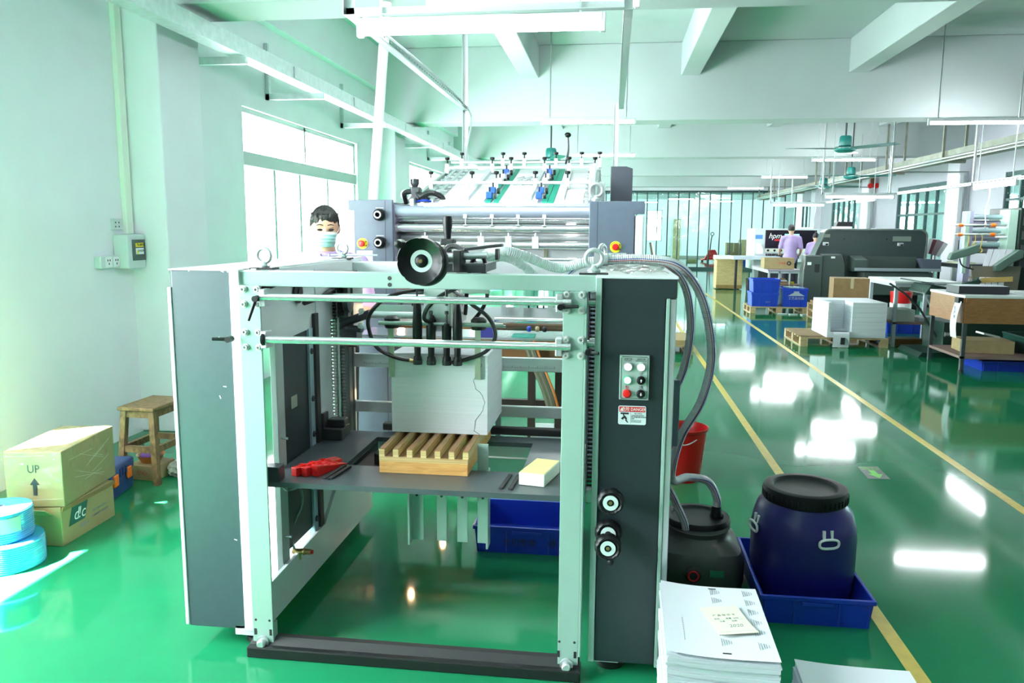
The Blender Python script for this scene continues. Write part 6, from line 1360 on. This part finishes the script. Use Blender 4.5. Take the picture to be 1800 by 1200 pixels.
MB().prism([(5.75, .6), (6.5, 1.15), (6.5, .5), (5.75, .5)], 11.8, 12.1).build('front_guard', MGREEN, K, smooth=False)
q = leg_table('side_bench', 'grey bench with brown edge behind the press by the right column', 6.3, 7.2, 14.6, 15.2, .80, mat('brown_shelf', (.22, .14, .12), .6), GREYL, .5)
# behind the film
def truck():
    t = thing('pallet_truck', 'red hand pallet truck parked behind the film partition', 'pallet truck', (5.0, 41.0, 0))
    MB().prism([(4.7, .12), (5.5, .12), (5.25, .62), (4.95, .62)], 41.0, 41.25).build('body', RED, t, smooth=False, bevel=.03); MB().tube([(4.98, 41.05, .6), (5.02, 40.95, 1.2), (5.05, 40.9, 1.35)], .03, 10).build('handle_pole', DSTEEL, t)
    MB().torus((5.05, 40.9, 1.42), .08, .02, 'Y', 16, 8).build('handle_loop', DSTEEL, t)
    for x in (4.65, 5.3): MB().box(x, x + .2, 41.2, 42.3, .08, .14).build('fork', RED, t, smooth=False)
    for x in (4.85, 5.3): MB().cyl((x, 41.1, .1), (x + .1, 41.1, .1), .1, n=18).build('wheel', BLKMAT, t)
    for x in (4.68, 5.36): MB().cyl((x, 42.1, .05), (x + .1, 42.1, .05), .05, n=12).build('wheel', BLKMAT, t)
truck()
c = carton('carton', 'tall brown carton behind the film partition', (.62, .6, 1.0), (5.95, 40.0, 0), 0, CARDD, TAPE); c = carton('carton', 'brown carton pair behind the film, at the right', (.5, .5, 1.15), (6.6, 40.4, 0), R(10), CARD, TAPE); c = carton('carton', 'low flat carton beside the pallet truck', (.5, .5, .12), (4.1, 41.4, .0), 0, CARD)
q = tote('plastic_crate', 'small blue crate between the far cartons', 'crate', 6.2, 6.45, 38.3, 38.7, .2, BLUEP)
for k in range(2):
    q = MB(); q.tube([(1.75 + .12 * k, 32.6, 0.02), (1.55 + .1 * k, 32.6, 1.1)], .04, 8); tag(q.build('leaning_pole', [mat('rust_pole', (.22, .12, .08), .6), GALV][k]), ['brown pole leaning by the film partition', 'grey pole leaning by the film partition'][k], 'pole')
t = pallet('wooden pallet behind the feeder near the aisle', .35, 1.08, 10.2, 11.1, 0, .12)
c = carton('carton', 'flat cardboard pack on the pallet behind the feeder', (.68, .8, .06), (.72, 10.65, .122), 0, CARD)
# ================================================================ people
def limb(m, pts, rad, n=12):
    P = [Vector(p) for p in pts]
    for i in range(len(P) - 1): m.cyl(P[i], P[i + 1], rad[i], rad[i + 1], n)
    for p, r in zip(P, rad): m.sphere(p, r, n, 8)
def hand(m, wrist, d, side, s=1.0):
    # palm with five unequal, slightly curled fingers; d is the pointing direction, side the thumb side
    d = Vector(d).normalized(); sd = Vector(side); sd = (sd - d * sd.dot(d)).normalized(); nn = d.cross(sd)
    w = Vector(wrist); rot = Matrix((sd, d, nn)).transposed().to_euler()
    m.sphere(w + d * .045 * s, (.04 * s, .052 * s, .018 * s), 12, 8, rot)
    for k, ln in enumerate((.062, .072, .068, .052)):
        b = w + d * .085 * s + sd * (.030 - .02 * k) * s; c1 = b + d * ln * .5 * s - nn * .006 * s; c2 = b + d * ln * .85 * s - nn * .028 * s
        limb(m, [b, c1, c2], [.0095 * s, .0085 * s, .007 * s], 8)
    b = w + d * .03 * s + sd * .034 * s; limb(m, [b, b + d * .03 * s + sd * .022 * s, b + d * .058 * s + sd * .024 * s - nn * .01], [.011 * s, .0095 * s, .008 * s], 8)
def remesh(o, vox=.008, sm=4):
    r = o.modifiers.new('r', 'REMESH'); r.mode = 'VOXEL'; r.voxel_size = vox; r.use_smooth_shade = True
    s = o.modifiers.new('s', 'SMOOTH'); s.iterations = sm; s.factor = .5
def person(label, loc, rz, h, arms, hair='short', head_rot=(0, 0, 0), mask=False, female=False, detail=.008):
    # local axes: faces -Y, feet at z = 0
    t = thing('person', label, 'person', (0, 0, 0)); k = h / 1.72; V = lambda x, y, z: Vector((x, y, z)) * k
    sw = .17 if female else .19; HM = Matrix.Translation(V(0, -.01, 1.50)) @ Euler(head_rot).to_matrix().to_4x4() @ Matrix.Translation(V(0, 0, -1.50))
    def Hd(p): return HM @ Vector(p)
    m = MB()
    limb(m, [V(0, .0, .95), V(0, .0, 1.1), V(0, .005, 1.28), V(0, .01, 1.40), V(0, 0, 1.5)], [.14 * k, .125 * k, .13 * k, .09 * k, .056 * k], 16)
    m.sphere(V(0, .005, 1.26), (.165 * k, .105 * k, .19 * k)); m.sphere(V(0, .01, .95), (.165 * k, .11 * k, .12 * k))
    limb(m, [V(-sw, .01, 1.39), V(0, .01, 1.42), V(sw, .01, 1.39)], [.052 * k, .06 * k, .052 * k])
    for s in (-1, 1):
        limb(m, [V(.09 * s, 0, .9), V(.1 * s, -.01, .5), V(.1 * s, .01, .09)], [.085 * k, .055 * k, .038 * k]); limb(m, [V(.1 * s, .03, .04), V(.11 * s, -.12, .03)], [.04 * k, .03 * k])
    el, wr = {}, {}
    for s, (e, w, hd, sd) in zip((-1, 1), arms):
        limb(m, [V(sw * s, .01, 1.39), V(*e), V(*w)], [.05 * k, .038 * k, .027 * k]); hand(m, V(*w), hd, sd, k)
    # head: skull, jaw, nose, ears, brow
    hc = V(0, -.02, 1.615)
    st = len(m.v)
    limb(m, [V(0, 0, 1.47), V(0, -.005, 1.55)], [.056 * k, .055 * k])
    m.sphere(hc, (.076 * k, .095 * k, .108 * k), 24, 18); m.sphere(hc + V(0, -.02, -.055), (.058 * k, .068 * k, .062 * k), 18, 12)
    limb(m, [hc + V(0, -.093, .0), hc + V(0, -.108, -.03)], [.010 * k, .014 * k], 8)
    for s in (-1, 1):
        m.sphere(hc + V(.078 * s, .012, -.01), (.012 * k, .022 * k, .034 * k), 10, 8); m.sphere(hc + V(.03 * s, -.083, .018), (.026 * k, .014 * k, .010 * k), 10, 8); m.sphere(hc + V(.036 * s, -.072, -.03), (.024 * k, .02 * k, .022 * k), 10, 8)
    m.sphere(hc + V(0, -.088, -.062), (.022 * k, .01 * k, .008 * k), 10, 6)
    m.xf(HM, st)
    b = m.build('body', SKIN, t); remesh(b, detail)
    # shirt
    m = MB(); limb(m, [V(0, .0, .86), V(0, .0, 1.05), V(0, .005, 1.28), V(0, .01, 1.40)], [.165 * k, .15 * k, .15 * k, .10 * k], 18)
    m.sphere(V(0, .005, 1.24), (.185 * k, .125 * k, .21 * k)); m.sphere(V(0, .005, .93), (.185 * k, .13 * k, .14 * k)); limb(m, [V(-sw, .01, 1.39), V(0, .015, 1.425), V(sw, .01, 1.39)], [.064 * k, .072 * k, .064 * k])
    for s, (e, w, hd, sd) in zip((-1, 1), arms):
        a = V(sw * s, .01, 1.39); limb(m, [a, a.lerp(V(*e), .85)], [.066 * k, .058 * k])
    sh = m.build('shirt', LILAC, t); remesh(sh, detail * 1.3, 6)
    m = MB(); m.torus((0, -.002, 1.452 * k), .066 * k, .017 * k, 'Z', 20, 8)
    for s in (-1, 1): m.obox(V(.042 * s, -.066, 1.437), (.06 * k, .014 * k, .03 * k), (.5, .25 * s, .55 * s))
    cl = m.build('collar', LILAC, sh); 
    # trousers and shoes
    m = MB(); m.sphere(V(0, .005, .9), (.172 * k, .125 * k, .13 * k))
    for s in (-1, 1): limb(m, [V(.085 * s, 0, .88), V(.1 * s, -.01, .5), V(.1 * s, .01, .08)], [.1 * k, .072 * k, .06 * k])
    tr_ = m.build('trousers', DARKC, t); remesh(tr_, detail * 1.4, 4)
    for s in (-1, 1):
        m = MB(); m.sphere(V(.105 * s, -.05, .04), (.05 * k, .14 * k, .04 * k)); m.box(.105 * s * k - .045 * k, .105 * s * k + .045 * k, -.18 * k, .08 * k, 0, .02 * k); m.build('shoe', BLKMAT, t)
    # hair
    m = MB(); st = len(m.v); m.sphere(hc + V(0, .012, .022), (.085 * k, .098 * k, .103 * k), 30, 22)
    keep = MB(); 
    for i in range(len(m.v)):
        p = m.v[i]; d = p - hc; rr = Vector((d.x, d.y)).length
        if d.y < -.02 * k:
            lim = (.048 + .012 * math.sin(d.x * 180 / k) - (.02 if abs(d.x) > .055 * k else 0)) * k
            if d.z < lim: m.v[i] = Vector((p.x * .78, max(p.y, hc.y - .06 * k), max(p.z, hc.z + lim * .9)))
        elif d.z < -.05 * k: m.v[i] = Vector((p.x * .8, p.y * .82, max(p.z, hc.z - .06 * k)))
    for q in range(60 if detail < .01 else 0):
        a = random.uniform(-2.9, -.25); c = hc + V(.078 * math.cos(a), .075 * math.sin(a) + .0, .06 + random.uniform(-.005, .03)); e = c + V(random.uniform(-.012, .012), -.008 + .006 * random.random(), -random.uniform(.02, .045))
        m.tube([c, c.lerp(e, .5) + V(0, -.005, .002), e], [.006 * k, .0045 * k, .001 * k], 5)
    if hair == 'bun': m.sphere(hc + V(0, .085, .075), (.04 * k, .04 * k, .035 * k)); limb(m, [hc + V(0, .09, .09), hc + V(.03, .12, .15)], [.025 * k, .008 * k])
    m.xf(HM, st); hr = m.build('hair', HAIR, t)
    if detail < .01: remesh(hr, .0045, 3)
    # eyes and brows
    for s in (-1, 1):
        m = MB(); m.sphere(hc + V(.031 * s, -.0925, -.002), (.0165 * k, .006 * k, .0062 * k), 12, 8); m.xf(HM); m.build('eye', EYEW, t)
        m = MB(); m.tube([Hd(hc + V(.012 * s, -.097, .024)), Hd(hc + V(.03 * s, -.097, .029)), Hd(hc + V(.05 * s, -.088, .024))], [.0025 * k, .003 * k, .0015 * k], 6); m.build('eyebrow', HAIR, t)
    if mask:
        st = 0
        def mk(u, v, off=0):
            a = (u - .5) * 2.35; r = 1; zz = -.018 - .088 * v; bulge = math.sin(PI * (.12 + .75 * v)) * .026 * math.cos(a * .9)
            x = .071 * math.sin(a) * (1 - .22 * v); yy = -.055 - .045 * math.cos(a) - bulge + .012 * v - .004
            yy += .0025 * math.sin(v * 28) * (1 if .2 < v < .85 else 0)
            return Hd(hc + V(x, yy, zz + .008 * math.cos(a * 1.3)))
        mo = MB().sheet(lambda u, v: mk(u, v), 24, 20, .002, (0, -1, 0)).build('face_mask', MASKM, t)
        MB().sheet(lambda u, v: mk(u, v * .16) + Vector((0, -.0025, 0)), 24, 3, .002, (0, -1, 0)).build('mask_edge', MASKW, mo)
        for s in (-1, 1):
            m = MB(); p0, p1 = mk(.5 + .5 * s, 0), mk(.5 + .5 * s, .75); e = Hd(hc + V(.085 * s, .018, .0)); m.tube(spline([p0, p0.lerp(e, .6) + Vector((.006 * s, 0, .006)), e, p1.lerp(e, .6) + Vector((.006 * s, 0, -.01)), p1], 6), .0016, 5); m.build('ear_loop', MASKW, mo)
    place(t, loc, rz)
    return t
random.seed(11)
person('masked man in a lilac shirt looking down behind the feeder', (-1.655, 4.40, 0), R(17), 1.715, [((-.24, -.02, 1.12), (-.16, -.24, 1.12), (.2, -.9, .1), (1, 0, 0)), ((.24, -.02, 1.12), (.16, -.24, 1.12), (-.2, -.9, .1), (-1, 0, 0))], head_rot=(R(9), 0, R(5)), mask=True)
person('short-haired worker in a lilac shirt standing at the screen, back turned', (4.47, 20.5, 0), R(172), 1.75, [((-.25, .0, 1.13), (-.24, -.2, 1.0), (.1, -.9, -.3), (1, 0, 0)), ((.25, .0, 1.13), (.24, -.2, 1.0), (-.1, -.9, -.3), (-1, 0, 0))], head_rot=(R(10), 0, 0), detail=.016)
person('worker in a lilac shirt with hair tied in a bun, back turned', (5.02, 20.3, 0), R(165), 1.56, [((-.23, -.05, 1.13), (-.18, -.24, 1.02), (.2, -.9, -.1), (1, 0, 0)), ((.23, -.05, 1.13), (.18, -.24, 1.02), (-.2, -.9, -.1), (-1, 0, 0))], hair='bun', head_rot=(R(28), 0, 0), female=True, detail=.016)
